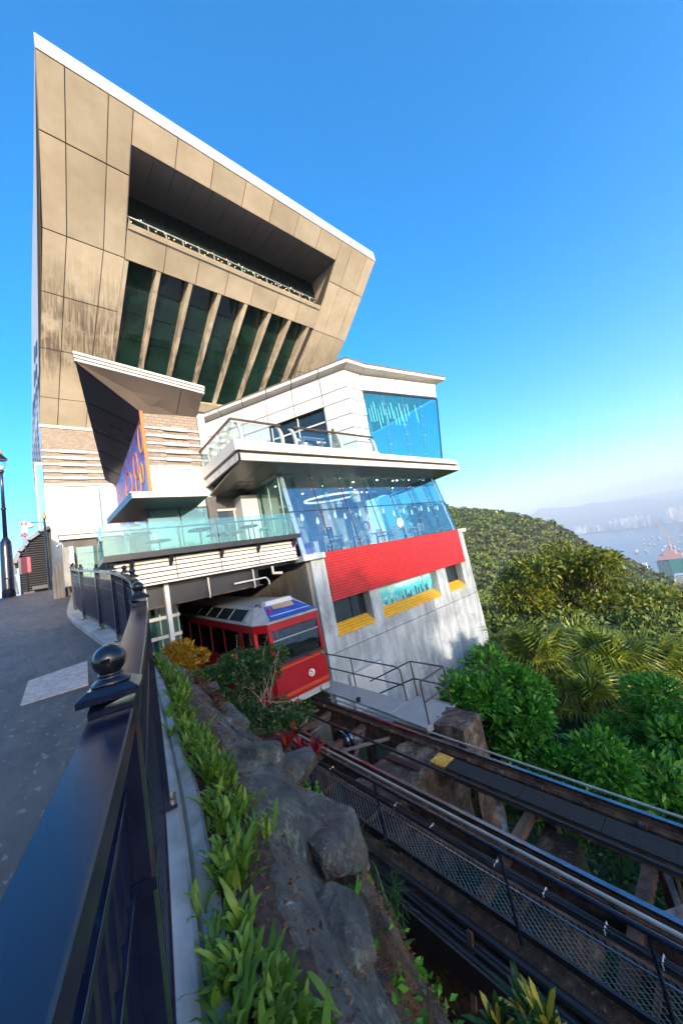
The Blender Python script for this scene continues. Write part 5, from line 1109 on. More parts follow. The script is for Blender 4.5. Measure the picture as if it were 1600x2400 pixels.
def leaves(name, P, D, L, W, mat, parent=None, fold=.15, droop=.15):
    N = len(P); D = norm(D); r = norm(rng.normal(size=(N, 3))); S = norm(np.cross(D, r)); Nn = np.cross(S, D)
    flip = np.sign(Nn[:, 2:3]+1e-6); Nn = Nn*flip; L = np.broadcast_to(np.asarray(L, float).reshape(-1, 1), (N, 1)); W = np.broadcast_to(np.asarray(W, float).reshape(-1, 1), (N, 1))
    mid = P+D*L*.45; tip = P+D*L-np.array([0, 0, 1])*L*droop
    vs = np.stack([P, mid+S*W/2+Nn*W*fold, tip, mid-S*W/2+Nn*W*fold], 1).reshape(-1, 3); b = np.arange(N)*4
    tri = np.concatenate([np.stack([b, b+1, b+2], 1), np.stack([b, b+2, b+3], 1)])
    return npmesh(name, vs, tri, mat, parent)
def lobes_sample(lobes, n, shell=.55):
    lob = np.array([[*c, *r] for c, r in lobes]); vol = (lob[:, 3]*lob[:, 4]*lob[:, 5])**.67; idx = rng.choice(len(lob), n, p=vol/vol.sum())
    d = norm(rng.normal(size=(n, 3))); rad = shell+(1-shell)*rng.random((n, 1))**.6; P = lob[idx, :3]+d*rad*lob[idx, 3:]
    return P, d
def rand_lobes(c, R_, n, lr, seed, zs=1.0):
    rs = np.random.default_rng(seed); out = []
    for i in range(n):
        d = rs.normal(size=3); d /= np.linalg.norm(d); rr = rs.uniform(.4, .95); s = lr*rs.uniform(.7, 1.3)
        out.append(((c[0]+d[0]*R_[0]*rr, c[1]+d[1]*R_[1]*rr, c[2]+d[2]*R_[2]*rr), (s*R_[0], s*R_[1], s*R_[2]*zs)))
    return out
barkm = plain('bark', (.10, .075, .055), .85, 0, .3, 8, .6, 30)
def shrub(name, c, R_, n, L, W, mat, label, cat, seed, nl=16, lr=.42, group=None, up=.5, stems=7, shell=.5, base=None):
    base = base or (c[0], c[1], c[2]-R_[2]); root = empty(name, base, label, cat, group)
    lobes = rand_lobes(c, R_, nl, lr, seed); P, d = lobes_sample(lobes, n, shell)
    D = d+np.array([0, 0, up])+rng.normal(size=P.shape)*.45
    leaves('crown', P, D, L*rng.uniform(.6, 1.3, len(P)), W*rng.uniform(.7, 1.2, len(P)), mat, root)
    mb = MB(); rs = random.Random(seed)
    for k in range(stems):
        t = lobes[k % len(lobes)][0]; b = Vector(base)+Vector((rs.uniform(-.1, .1)*R_[0], rs.uniform(-.1, .1)*R_[1], 0)); m_ = b.lerp(Vector(t), .5)+Vector((rs.uniform(-.1, .1), rs.uniform(-.1, .1), .05))*R_[2]
        mb.tube([b, m_, t], [.035*R_[2], .025*R_[2], .008*R_[2]], 6)
    mb.build('trunk', barkm, root); return root
# ------------------------------------------------------------------ shrubs on the far side of the track
shrub('leafy_bush', (10.1, 6.4, -5.45), (1.5, 1.7, 1.5), 11000, .23, .085, LM['lush'], 'big glossy green bush right behind the grating platform', 'bush', 1, 34, .30)
shrub('leafy_bush', (12.3, 2.9, -6.75), (2.0, 1.9, 1.55), 9000, .27, .10, LM['lush'], 'bright green bush with long leaves above the far rail at the right edge', 'bush', 2, 34, .30)
shrub('leafy_bush', (9.9, 4.5, -6.7), (1.5, 1.6, 1.35), 7500, .23, .09, LM['lush'], 'lower green bush filling the gap between the two large ones', 'bush', 3, 18, .4)
shrub('leafy_bush', (8.1, 1.6, -7.9), (1.5, 2.2, 1.0), 6000, .24, .10, LM['deep'], 'dark green bush growing in the shade beneath the rails', 'bush', 4, 18, .4)
shrub('leafy_bush', (14.5, 1.0, -8.2), (2.4, 2.2, 1.9), 6000, .28, .11, LM['lush'], 'green bush cut by the right edge of the picture below the palms', 'bush', 6, 20, .38)
shrub('leafy_bush', (12.6, 7.6, -7.2), (1.5, 1.6, 1.2), 4500, .25, .09, LM['deep'], 'dark bush in the hollow between the platform bush and the palms', 'bush', 7, 18, .4)
# ground cover in the ravine
N = 26000; U = rng.uniform(2.6, 17, N); Vv = rng.uniform(-4, 9, N); Z = np.array([slope_z(a, b) for a, b in zip(U, Vv)])
P = np.stack([U, Vv, Z+rng.uniform(0, .25, N)], 1); D = rng.normal(size=(N, 3))+np.array([0, 0, .8])
tag(leaves('ground_cover', P, D, rng.uniform(.08, .2, N), rng.uniform(.04, .09, N), LM['deep']), 'low dark green ground cover on the ravine floor under the track', 'ground cover', kind='stuff')
# ------------------------------------------------------------------ fan palms
def frond_mesh(seed):
    rs = np.random.default_rng(seed); vs = []; fs = []; n = 34; Lp = 1.15
    for s in (-1, 1): pass
    # petiole
    b = len(vs); w = .018
    pts = [(0, 0, 0), (.5, 0, .07), (Lp, 0, .05)]
    for p in pts: vs += [(p[0], -w, p[2]), (p[0], w, p[2]), (p[0], 0, p[2]+w)]
    for i in range(2):
        for k in range(3): fs.append((i*3+k, i*3+(k+1) % 3, (i+1)*3+(k+1) % 3, (i+1)*3+k))
    for i in range(n):
        a = -2.35+4.7*i/(n-1); L = (1.05-.22*abs(a)/2.35)*rs.uniform(.9, 1.08); hx, hz = Lp, .05; c, s = math.cos(a), math.sin(a); lift = .10*abs(s)
        m1 = .52; drop = rs.uniform(.25, .5)
        p0 = Vector((hx, 0, hz)); p1 = Vector((hx+c*L*m1, s*L*m1, hz+lift)); p2 = Vector((hx+c*L*.80, s*L*.80, hz+lift-.10*drop)); p3 = Vector((hx+c*L*.96, s*L*.96, hz+lift-drop))
        side = Vector((-s, c, 0)); wd = .040; b = len(vs); up_ = Vector((0, 0, .022))*(1 if i % 2 else -1)
        vs += [p0-side*.006, p0+side*.006, p1-side*wd+up_, p1+side*wd-up_, p2-side*.020, p2+side*.020, p3-side*.003, p3+side*.003]
        fs += [(b, b+1, b+3, b+2), (b+2, b+3, b+5, b+4), (b+4, b+5, b+7, b+6)]
    me = bpy.data.meshes.new('frond'); me.from_pydata([tuple(v) for v in vs], [], fs); me.materials.append(LM['palm']); me.update(); return me
FR = [frond_mesh(k) for k in range(4)]
def palm(c, ground, n, sc, seed, label):
    root = empty('fan_palm', (c[0], c[1], ground), label, 'palm', 'fan palms on the slope beside the track'); rs = random.Random(seed)
    MB().tube([(c[0], c[1], ground-.3), (c[0]+.1, c[1], (ground+c[2])/2), c], [.17, .14, .12], 8).build('trunk', barkm, root)
    for k in range(n):
        t = k/n; az = k*2.39996+rs.uniform(-.3, .3); el = R(82-112*t**.8+rs.uniform(-10, 10)); s = sc*rs.uniform(.85, 1.15)
        o = bpy.data.objects.new('frond', FR[k % 4]); link(o); o.parent = root; o.matrix_parent_inverse = root.matrix_basis.inverted()
        o.location = (c[0], c[1], c[2]+.15*(1-t)); o.rotation_euler = (rs.uniform(-.25, .25), -el, az); o.scale = (s, s, s)
palm((16.6, 7.4, -7.0), -9.4, 30, 1.15, 1, 'large fan palm nearest the concrete wall, sunlit on top')
palm((18.6, 5.2, -7.7), -9.9, 28, 1.2, 2, 'middle fan palm with drooping sunlit fan leaves')
palm((21.0, 4.4, -8.5), -10.6, 26, 1.2, 3, 'fan palm next to the right edge of the picture')
palm((17.9, 9.4, -7.2), -9.9, 24, 1.0, 4, 'small fan palm tucked at the corner of the concrete wall')
palm((21.4, 7.2, -8.2), -10.8, 26, 1.2, 5, 'fan palm standing behind the middle palm under the tree')
palm((23.2, 3.4, -9.6), -11.6, 22, 1.2, 6, 'fan palm cut off by the right edge of the picture')
palm((15.4, 5.2, -7.8), -9.2, 22, 1.0, 7, 'low shaded fan palm between the two large bushes')
# ------------------------------------------------------------------ broad tree
def tree(c, R_, n, L, W, mat, label, seed, ground, nl=34, lr=.25, name='broad_tree', group=None):
    root = empty(name, (c[0], c[1], ground), label, 'tree', group); lobes = rand_lobes(c, R_, nl, lr, seed, .8); P, d = lobes_sample(lobes, n, .35)
    leaves('crown', P, d+rng.normal(size=P.shape)*.6, L*rng.uniform(.6, 1.3, n), W*rng.uniform(.7, 1.3, n), mat, root)
    mb = MB(); rs = random.Random(seed); fork = Vector((c[0], c[1], ground+(c[2]-ground)*.55)); mb.tube([(c[0], c[1], ground-.5), fork], [.06*R_[2], .045*R_[2]], 8)
    for k in range(12):
        t = Vector(lobes[k % nl][0]); mb.tube([fork, fork.lerp(t, .5)+Vector((0, 0, .1*R_[2])), t], [.035*R_[2], .02*R_[2], .006*R_[2]], 6)
    mb.build('trunk', barkm, root); return root
tree((33.0, 10.4, -6.3), (5.4, 5.8, 4.6), 19000, .42, .20, LM['olive'], 'broad tree with yellowing olive leaves standing in front of the wooded hill', 13, -17, 46, .26)
tree((36.0, 6.3, -13.4), (4.2, 4.6, 2.6), 8000, .42, .20, LM['olive'], 'lower spreading tree at the right edge under the hill', 9, -19, 26, .28)
# ------------------------------------------------------------------ plants on the rock bank
shrub('croton_shrub', (2.12, 8.7, -1.52), (.58, .55, .46), 4200, .11, .036, LM['croton'], 'golden yellow croton shrub beside the fence', 'shrub', 21, 22, .34, None, 1.1, 8)
shrub('bougainvillea', (2.85, 7.4, -1.98), (1.10, .95, .62), 8500, .075, .045, LM['boug'], 'tangled bougainvillea bush in front of the tram', 'bush', 22, 26, .32, None, .3, 10)
shrub('trailing_bush', (3.05, 6.6, -2.65), (.75, .72, .5), 5000, .065, .042, LM['boug'], 'dark trailing bush hanging down to the track', 'bush', 23, 22, .34, None, .2, 8)
shrub('leafy_shrub', (2.45, 8.3, -2.0), (.5, .4, .36), 1800, .085, .045, LM['lush'], 'fresh green shrub between croton and bougainvillea', 'shrub', 24, 16, .36, None, .5, 6)
tw = empty('bare_twigs', (2.7, 7.0, -2.7), 'bare pale arching twigs with a few leaves and red flowers before the tram', 'branches')
twm = plain('dry_twig', (.36, .25, .18), .8); rs = random.Random(6); lp_, ld_, fp_ = [], [], []
for k in range(34):
    b = Vector((2.7+rs.uniform(-.5, .5), 7.0+rs.uniform(-.5, .6), -2.6+rs.uniform(-.1, .25))); d = Vector((rs.uniform(-.5, .75), rs.uniform(-.6, .5), rs.uniform(.3, 1.1))).normalized(); L = rs.uniform(.5, 1.35) if k > 4 else rs.uniform(1.3, 1.6)
    p = b.copy(); pts = [p.copy()]
    for s in range(6):
        d = (d+Vector((rs.uniform(-.3, .3), rs.uniform(-.3, .3), rs.uniform(-.32, .12)))).normalized(); p = p+d*L/6; pts.append(p.copy())
        if s > 2:
            for q in range(5 if k % 2 == 0 else 2): lp_.append(p+Vector((rs.uniform(-.05, .05),)*3)); ld_.append((rs.uniform(-1, 1), rs.uniform(-1, 1), rs.uniform(-.3, .8)))
    if k % 7 == 0: fp_ += [p+Vector((rs.uniform(-.03, .03), rs.uniform(-.03, .03), rs.uniform(-.03, .03))) for _ in range(9)]
    MB().tube(pts, [.011, .010, .009, .007, .006, .004, .003], 5).build('twig', twm, tw)
leaves('twig_leaves', np.array(lp_), np.array(ld_), .065, .04, LM['boug'], tw); leaves('blossom', np.array(fp_), rng.normal(size=(len(fp_), 3)), .05, .04, LM['flower'], tw)
# rosettes of red cordyline
def rosette(name, c, n, L, W, mat, label, cat, seed, spread=.8, heads=1, sp=.15, group=None, nm='leaf_rosette'):
    root = empty(name, c, label, cat, group); rs = np.random.default_rng(seed)
    mb = MB()
    for h in range(heads):
        o = Vector(c)+Vector((*(rs.normal(size=2)*sp), abs(rs.normal())*sp)); mb.tube([c, o], [.012, .010], 5); m2 = MB()
        for k in range(n):
            a = rs.uniform(0, 2*math.pi); el = rs.uniform(.15, 1.0)*spread; d = Vector((math.cos(a)*math.sin(el), math.sin(a)*math.sin(el), math.cos(el))); s = Vector((-math.sin(a), math.cos(a), 0)); l = L*rs.uniform(.7, 1.2); w = W*rs.uniform(.8, 1.2)
            p1 = o+d*l*.35; p2 = o+d*l*.75-Vector((0, 0, l*.08)); p3 = o+d*l-Vector((0, 0, l*.22)); m2.add([o-s*w*.2, o+s*w*.2, p1-s*w*.5, p1+s*w*.5, p2-s*w*.42, p2+s*w*.42, p3], [(0, 1, 3, 2), (2, 3, 5, 4), (4, 5, 6)])
        m2.build(nm, mat, root)
    mb.build('stem', barkm, root); return root
rosette('cordyline', (2.72, 5.70, -3.05), 22, .32, .065, LM['red'], 'red leaved cordyline clump above the walkway', 'plant', 3, 1.0, 9, .19)
rosette('purple_plant', (2.35, 5.35, -3.15), 18, .20, .06, LM['purple'], 'dark purple leafy plant under the red cordyline', 'plant', 4, 1.2, 5, .12)
rosette('variegated_croton', (3.05, 2.15, -4.45), 26, .34, .05, LM['variegated'], 'green and yellow variegated croton at the bottom edge', 'plant', 5, 1.05, 5, .16)
rosette('broad_leaf_plant', (1.25, 1.90, -2.32), 5, .13, .09, LM['lush'], 'few round bright green leaves at the bottom of the bank', 'plant', 6, 1.1, 3, .10)
# grass tufts
def tuft(c, n, L, seed, label):
    rs = np.random.default_rng(seed); mb = MB()
    for k in range(n):
        a = rs.uniform(0, 2*math.pi); sp = rs.uniform(.05, .55); d = Vector((math.cos(a)*sp, math.sin(a)*sp, 1)).normalized(); s = Vector((-math.sin(a), math.cos(a), 0)); o = Vector(c)+Vector((*(rs.normal(size=2)*.05), 0)); l = L*rs.uniform(.5, 1.1); w = .006
        q = [o, o+d*l*.4, o+d*l*.75+Vector((math.cos(a), math.sin(a), 0))*l*.08, o+d*l*.85+Vector((math.cos(a), math.sin(a), -.4))*l*.30]
        b = []
        for i, p in enumerate(q): ww = w*(1-.25*i); b += [p-s*ww, p+s*ww]
        mb.add(b, [(0, 1, 3, 2), (2, 3, 5, 4), (4, 5, 7, 6)])
    return tag(mb.build('grass_tuft', LM['grass']), label, 'grass')
tuft((1.98, 3.05, rock_z(1.98, 3.05)+.02), 80, .85, 1, 'tall thin grass tuft leaning over the cable channel')
tuft((1.66, 2.2, rock_z(1.66, 2.2)+.02), 45, .42, 2, 'short grass tuft on the edge of the flat rock slab')
# ferns
def fern(c, n, L, seed, label):
    root = empty('fern', c, label, 'fern'); rs = random.Random(seed)
    for k in range(n):
        a = rs.uniform(0, 2*math.pi); mb = MB(); o = Vector(c); dx = Vector((math.cos(a), math.sin(a), 0)); sd = Vector((-math.sin(a), math.cos(a), 0)); l = L*rs.uniform(.75, 1.2)
        for i in range(18):
            t = (i+1)/18; p = o+dx*l*t+Vector((0, 0, l*(.75*t-.85*t*t))); ll = l*.26*math.sin(math.pi*min(1, t*.93+.07))
            for s in (-1, 1): mb.add([p, p+sd*s*ll*.5+dx*.014, p+sd*s*ll+dx*ll*.4, p+sd*s*ll*.5-dx*.010+dx*ll*.2], [(0, 1, 2, 3)])
        mb.build('fern_frond', LM['fern'], root)
fern((2.05, 4.75, rock_z(2.05, 4.75)+.15), 8, .45, 1, 'feathery fern behind the rounded boulder'); fern((1.50, 3.82, rock_z(1.50, 3.82)+.14), 7, .34, 2, 'dark fern lying over the rock in the middle of the bank'); fern((2.12, 3.75, rock_z(2.12, 3.75)+.12), 6, .34, 3, 'small bright fern low at the rock edge')
# vine leaves, dry moss, litter
def scatter_bank(n, v0, v1, w0, w1, lift=.03):
    v = rng.uniform(v0, v1, n); w = rng.uniform(w0, w1, n); u = np.array([fus(a) for a in v])+w; z = np.array([rock_z(a, b) for a, b in zip(u, v)])+rng.uniform(0, lift, n); return np.stack([u, v, z], 1)
P = np.concatenate([scatter_bank(1500, .8, 3.4, 1.3, 2.2, .12), scatter_bank(350, .8, 2.0, 1.0, 1.5, .16), scatter_bank(260, 2.7, 3.3, 1.15, 1.5, .14)]); tag(leaves('creeping_vine', P, rng.normal(size=P.shape)+[.3, -.2, .4], rng.uniform(.035, .075, len(P)), rng.uniform(.025, .05, len(P)), LM['lush']), 'green creeping vine leaves hanging on the steep bank', 'vine', kind='stuff')
P = scatter_bank(900, 3.6, 4.8, 1.25, 1.9, .12); tag(leaves('creeping_vine', P, rng.normal(size=P.shape)+[.3, -.2, .6], rng.uniform(.03, .07, len(P)), rng.uniform(.02, .045, len(P)), LM['lush']), 'fresh green creeper beside the grass tuft at the rock edge', 'vine', kind='stuff')
P = np.concatenate([scatter_bank(11000, 2.2, 4.6, 1.0, 1.7, .05), scatter_bank(11000, .8, 2.4, .95, 2.2, .06)]); tag(leaves('dry_moss', P, rng.normal(size=P.shape)+[0, 0, .3], rng.uniform(.015, .05, len(P)), .005, LM['moss']), 'reddish brown dry moss and roots over the rock edge', 'moss', kind='stuff')
P = scatter_bank(3500, 5.0, 6.8, .8, 1.9, .16); tag(leaves('dry_vines', P, rng.normal(size=P.shape), rng.uniform(.08, .22, len(P)), .006, LM['litter']), 'tangle of dry brown vines above the red cordyline', 'vines', kind='stuff')
P = scatter_bank(1300, .3, 5.5, .2, .62, .03); P[:, 2] += .02; tag(leaves('leaf_litter', P, rng.normal(size=P.shape)*[1, 1, .15], rng.uniform(.015, .04, len(P)), rng.uniform(.008, .018, len(P)), LM['litter']), 'brown fallen leaves on the soil along the ledge', 'leaf litter', kind='stuff')
# strap-leaved plants in a row: single clumps
def strap_mesh(seed, n, L, W):
    rs = np.random.default_rng(seed); mb = MB()
    for k in range(n):
        a = rs.uniform(0, 2*math.pi); sp = rs.uniform(.15, .75); d = Vector((math.cos(a)*sp, math.sin(a)*sp, 1)).normalized(); s = Vector((-math.sin(a), math.cos(a), 0)); o = Vector((*(rs.normal(size=2)*.018), -.01)); l = L*rs.uniform(.55, 1.15); w = W*rs.uniform(.8, 1.2); out = Vector((math.cos(a), math.sin(a), 0))
        q = [(o, .35), (o+d*l*.35, .9), (o+d*l*.68+out*l*.06, 1.0), (o+d*l*.92+out*l*.16-Vector((0, 0, l*.04)), .6), (o+d*l*1.0+out*l*.24-Vector((0, 0, l*.10)), .08)]
        b = []
        for p, f in q: b += [p-s*w*f*.5+out*w*.0, p+Vector((0, 0, -.12*w*f))-out*w*f*.15, p+s*w*f*.5]
        fs = []
        for i in range(4):
            j = i*3; fs += [(j, j+1, j+4, j+3), (j+1, j+2, j+5, j+4)]
        mb.add(b, fs)
    me = bpy.data.meshes.new('strap_leaves'); me.from_pydata(mb.v, [], mb.f); me.materials.append(LM['strap']); me.polygons.foreach_set('use_smooth', [True]*len(me.polygons)); me.update(); return me
SM_ = [strap_mesh(k, 9+k % 4, .15, .024) for k in range(6)]
rs = random.Random(9)
for k in range(260):
    t = rs.random(); v = .75+5.2*t**1.3; w = .30+rs.gauss(0, .045 if v > 2.2 else .07)+.03*math.sin(v*3); u = fus(v)+w; z = max(rock_z(u, v), zcurb(v)-.4)+.02
    o = link(bpy.data.objects.new('strap_leaf_plant', SM_[k % 6])); s = rs.uniform(.6, 1.2)*(1.0 if v < 3 else .85); o.location = (u, v, z); o.rotation_euler = (rs.uniform(-.25, .25), rs.uniform(.0, .4), rs.uniform(0, 6.28)); o.scale = (s, s, s)
    tag(o, 'small clump of upright green strap leaves in the planted row along the ledge', 'plant', 'strap leaved plants along the ledge')
# ------------------------------------------------------------------ grove and bank added out of view, shaped to shade track and path
GV = -60.0
def gtop(u): return 17.2 if u < -9.9 else 17.2-(u+9.9)*.31
vs = []; fs = []
for i in range(61):
    u = -150+147.0*i/60; top = gtop(u)-2.2
    for v, z in ((GV+9, -60), (GV+6, 3.0), (GV+3, .6*top), (GV, top-.7+.6*mnoise.noise(Vector((u*.3, 0, 0)))), (GV-4, top-.5), (GV-30, 4.0)): vs.append((u, v, z))
for i in range(60):
    for j in range(5): a = i*6+j; fs.append((a, a+1, a+7, a+6))
tag(MB().add(vs, fs).build('bank', grav(), None, True), kind='structure')  # solid bank added out of view to shade the low ground
lob = []
rs = random.Random(31)
for k in range(64):
    u = -128+125.2*k/63; top = gtop(u); r = rs.uniform(1.5, 2.6)
    if k > 40: r = rs.uniform(1.2, 2.2)
    lob.append(((u+rs.uniform(-.6, .6), GV+rs.uniform(-1, 1), top-r*.85-rs.uniform(0, .8)), (r*1.3, r, r)))
for k in range(14): 
    u = -18+15.0*k/13; r = rs.uniform(.9, 1.6); lob.append(((u, GV+1+rs.uniform(-1, 1), gtop(u)-r*.9-rs.uniform(0, 1.5)), (r, r, r)))
P, d = lobes_sample(lob, 30000, .3)
tag(leaves('shade_grove', P, d+rng.normal(size=P.shape)*.7, rng.uniform(.3, .6, len(P)), rng.uniform(.18, .32, len(P)), LM['forest']), 'unseen row of trees added behind the viewpoint to shade the foreground', 'trees', kind='stuff')
# ================================================================== HILL, HARBOUR, CITY
RIDGE = [(341.4, 254.3, 47.6), (372.7, 228.1, 37.3), (392.0, 212.4, 28.0), (420.4, 195.1, 20.5), (445.1, 181.4, 10.8), (472.8, 159.2, -3.4), (476.8, 144.9, -19.2), (479.2, 120.1, -43.2), (479.3, 96.0, -60.0), (476.7, 74.4, -77.5), (474.7, 52.7, -96.4), (475.4, 29.3, -120.0), (512.4, -18.9, -185.6)]
NEAR = [(33.3, 29.0, -10.1), (36.3, 26.6, -12.0), (38.2, 25.2, -13.5), (40.5, 23.5, -15.4), (42.4, 22.0, -16.7), (45.1, 20.0, -18.9), (46.6, 18.9, -20.4), (49.3, 16.9, -22.1), (51.9, 14.9, -24.4), (54.6, 12.8, -26.1), (57.7, 10.4, -28.0), (61.5, 7.7, -31.5), (71.0, 0.6, -39.2)]
RG, NR = np.array(RIDGE), np.array(NEAR); kk = np.arange(13)
def hillp(s, t):
    a = np.array([np.interp(s, kk, NR[:, i]) for i in range(3)]); b = np.array([np.interp(s, kk, RG[:, i]) for i in range(3)]); p = a+(b-a)*t
    p[2] += -34*math.sin(math.pi*min(1, t))**1.2+(5*mnoise.noise(Vector((p[0]*.012, p[1]*.02, 3)))+3*mnoise.noise(Vector((p[0]*.04, p[1]*.05, 1))))*min(1, 4*t)*(1 if t < .93 else .4)
    if t > 1: p[2] = b[2]-(t-1)*160*(1+.0*t)
    return p
ns, nt = 72, 60; vs = np.zeros(((ns+1)*(nt+1), 3)); k = 0
for i in range(ns+1):
    for j in range(nt+1): vs[k] = hillp(12*i/ns, -.06+1.56*j/nt); k += 1
I, J_ = np.meshgrid(np.arange(ns), np.arange(nt), indexing='ij'); a = (I*(nt+1)+J_).ravel()
def hm():
    m = Mat('wooded_ground'); v = m.co(); f = m.noise(v, .05, 6, .7); m.set(Base_Color=m.ramp(f, [(.3, (.02, .035, .01)), (.6, (.04, .055, .015)), (.8, (.11, .075, .035))]), Roughness=.95); return m.m
tag(npmesh('hill', vs, np.stack([a, a+nt+1, a+nt+2, a+1], 1), hm(), None, True), kind='structure')
# forest crowns: tufts of leaf faces over the hill
NT = 5200; T = np.zeros((NT, 3)); rr = np.zeros(NT)
for i in range(NT):
    s = rng.uniform(0, 12); t = -.03+1.05*rng.uniform(0, 1)**.8; T[i] = hillp(s, min(t, 1.03)); rr[i] = rng.uniform(2.0, 6.0)*(1.35 if t > .9 and rng.random() < .2 else 1.0)*min(1, max(.35, .45+t))
GX = np.stack([rng.uniform(23, 62, 420), rng.uniform(3, 34, 420)], 1); keep = GX[:, 0]*.62 > GX[:, 1]*.0+8; GZ = np.array([max(slope_z(a_, b_), -60) for a_, b_ in GX]); T2 = np.stack([GX[:, 0], GX[:, 1], GZ+1.0], 1); r2 = rng.uniform(1.2, 2.6, 420)
nl = 46; d = norm(rng.normal(size=(NT*nl, 3))); d[:, 2] = np.abs(d[:, 2])*.9; r3 = np.repeat(rr, nl)[:, None]; jit = .7+.3*rng.random((NT*nl, 1))
P = np.repeat(T, nl, 0)+d*r3*jit*[1, 1, .9]+np.array([0, 0, .3])
D = d+rng.normal(size=d.shape)*.7; D = norm(D)
L = (r3[:, 0]*rng.uniform(.35, .7, len(P)))
def fmat():
    m = Mat('woodland_leaf'); g = m.node('ShaderNodeNewGeometry'); v = m.co(); a_ = m.noise(v, .11, 3, .7); b_ = m.noise(v, .012, 3, .6)
    c = m.ramp(m.math('ADD', m.math('MULTIPLY', a_, .8), m.math('MULTIPLY', g.outputs['Random Per Island'], .2)), [(.36, (.016, .032, .007)), (.46, (.055, .095, .013)), (.57, (.12, .17, .02)), (.70, (.20, .18, .03))])
    m.set(Base_Color=m.mix(m.math('MULTIPLY', m.ramp(b_, [(.45, (0, 0, 0)), (.62, (1, 1, 1))]), .3), c, (.14, .11, .04)), Roughness=.7); return m.m
fl = leaves('forest', P, D, L, L*.8, fmat(), None, .2, .1)
d2 = norm(rng.normal(size=(420*170, 3))); d2[:, 2] = np.abs(d2[:, 2]); P2 = np.repeat(T2, 170, 0)+d2*np.repeat(r2, 170)[:, None]*(.7+.3*rng.random((420*170, 1)))
tag(leaves('undergrowth', P2, d2+rng.normal(size=d2.shape)*.6, rng.uniform(.2, .5, len(P2)), rng.uniform(.12, .25, len(P2)), bpy.data.materials['woodland_leaf']), 'bushy green scrub on the slope between palms and wooded hill', 'scrub', kind='stuff')
tag(fl, 'dense green woodland covering the hillside on the right', 'woodland', kind='stuff')
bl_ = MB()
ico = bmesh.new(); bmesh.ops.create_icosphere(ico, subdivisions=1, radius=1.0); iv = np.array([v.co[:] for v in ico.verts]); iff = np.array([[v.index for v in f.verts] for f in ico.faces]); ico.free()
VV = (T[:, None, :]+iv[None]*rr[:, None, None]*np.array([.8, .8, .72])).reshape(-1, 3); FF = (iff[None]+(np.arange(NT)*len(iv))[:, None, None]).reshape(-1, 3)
tag(npmesh('forest_shade_mass', VV, FF, plain('crown_shade_dark', (.016, .026, .008), .9, 0, .4, .2), None, True), 'dark mass coloured as the shade inside the hillside woodland crowns', 'woodland', kind='stuff')  # dark inner balls stand in for shade inside the crowns
# ridge building with green netting
rb = empty('netted_building', (408, 193, 12), 'small building wrapped in green netting on the wooded ridge', 'building')
net = plain('green_netting', (.03, .20, .15), .8); pk = plain('pinkish_render', (.5, .36, .3), .8); g2 = rb.location
for dx, dy, w, h, mt, nm in ((-4, 3, 8, 9, net, 'netting'), (6, -3, 10, 11, net, 'netting'), (15, -8, 8, 9, net, 'netting'), (1, 0, 5, 12, pk, 'wall'), (11, -5, 5, 13.5, pk, 'wall'), (20, -10, 4, 8, pk, 'wall')):
    MB().box((g2.x+dx*.62-w/2, g2.y+dy-w/2, g2.z-6), (g2.x+dx*.62+w/2, g2.y+dy+w/2, g2.z+h-4)).build(nm, mt, rb)
lh = empty('white_house', (398, 181, 4), 'little white building just under the netted one on the ridge', 'house'); MB().box((394, 177, -2), (403, 184, 6)).build('wall', M['white'], lh); MB().box((393.6, 176.6, 6), (403.4, 184.4, 6.8)).build('roof', M['cream'], lh)
# water
def wat():
    m = Mat('harbour_water'); v = m.co(); f = m.noise(v, .01, 5); m.set(Base_Color=(.035, .075, .12), Roughness=.25); m.bump(f, .3, 3); return m.m
tag(MB().add([(-9000, -9000, -396), (26000, -9000, -396), (26000, 18000, -396), (-9000, 18000, -396)], [(0, 1, 2, 3)]).build('water', wat()), kind='structure')
# far shore and mountains
tag(MB().hexa([V(16500, 9000, -397), V(7400, 2100, -397), V(6550, 1250, -397), V(6250, 480, -397), V(6300, -900, -397), V(24000, -6000, -397), V(24000, 9000, -397)], [V(16500, 9000, -392), V(7400, 2100, -392), V(6550, 1250, -392), V(6250, 480, -392), V(6300, -900, -392), V(24000, -6000, -392), V(24000, 9000, -392)]).build('far_shore', plain('far_land', (.16, .16, .14), .9, 0, .3, .004)), kind='structure')
MT1 = [(10663.5, 4636.8, 149.0), (11190.5, 4164.2, 139.0), (11511.6, 3835.0, 351.7), (11866.0, 3528.8, 283.8), (12298.7, 3155.8, 195.3), (12687.7, 2803.0, 208.9), (13248.5, 2318.5, 99.4), (13813.2, 1818.8, 53.5), (14429.1, 1299.7, -135.2), (15024.6, 768.7, -163.3), (16306.2, -345.8, -250), (17806.4, -1719.3, -252.1)]
MT2 = [(14800, 5000, 150), (15760.2, 4108.2, 231.7), (16525.9, 3425.6, 195.5), (17293.6, 2735.0, 192.1), (18059.3, 2052.3, 156.0), (18823.1, 1377.6, 87.1), (19590.7, 687.0, 83.7), (21008.7, -622.4, 257.6), (22927.9, -2348.8, 249.1)]
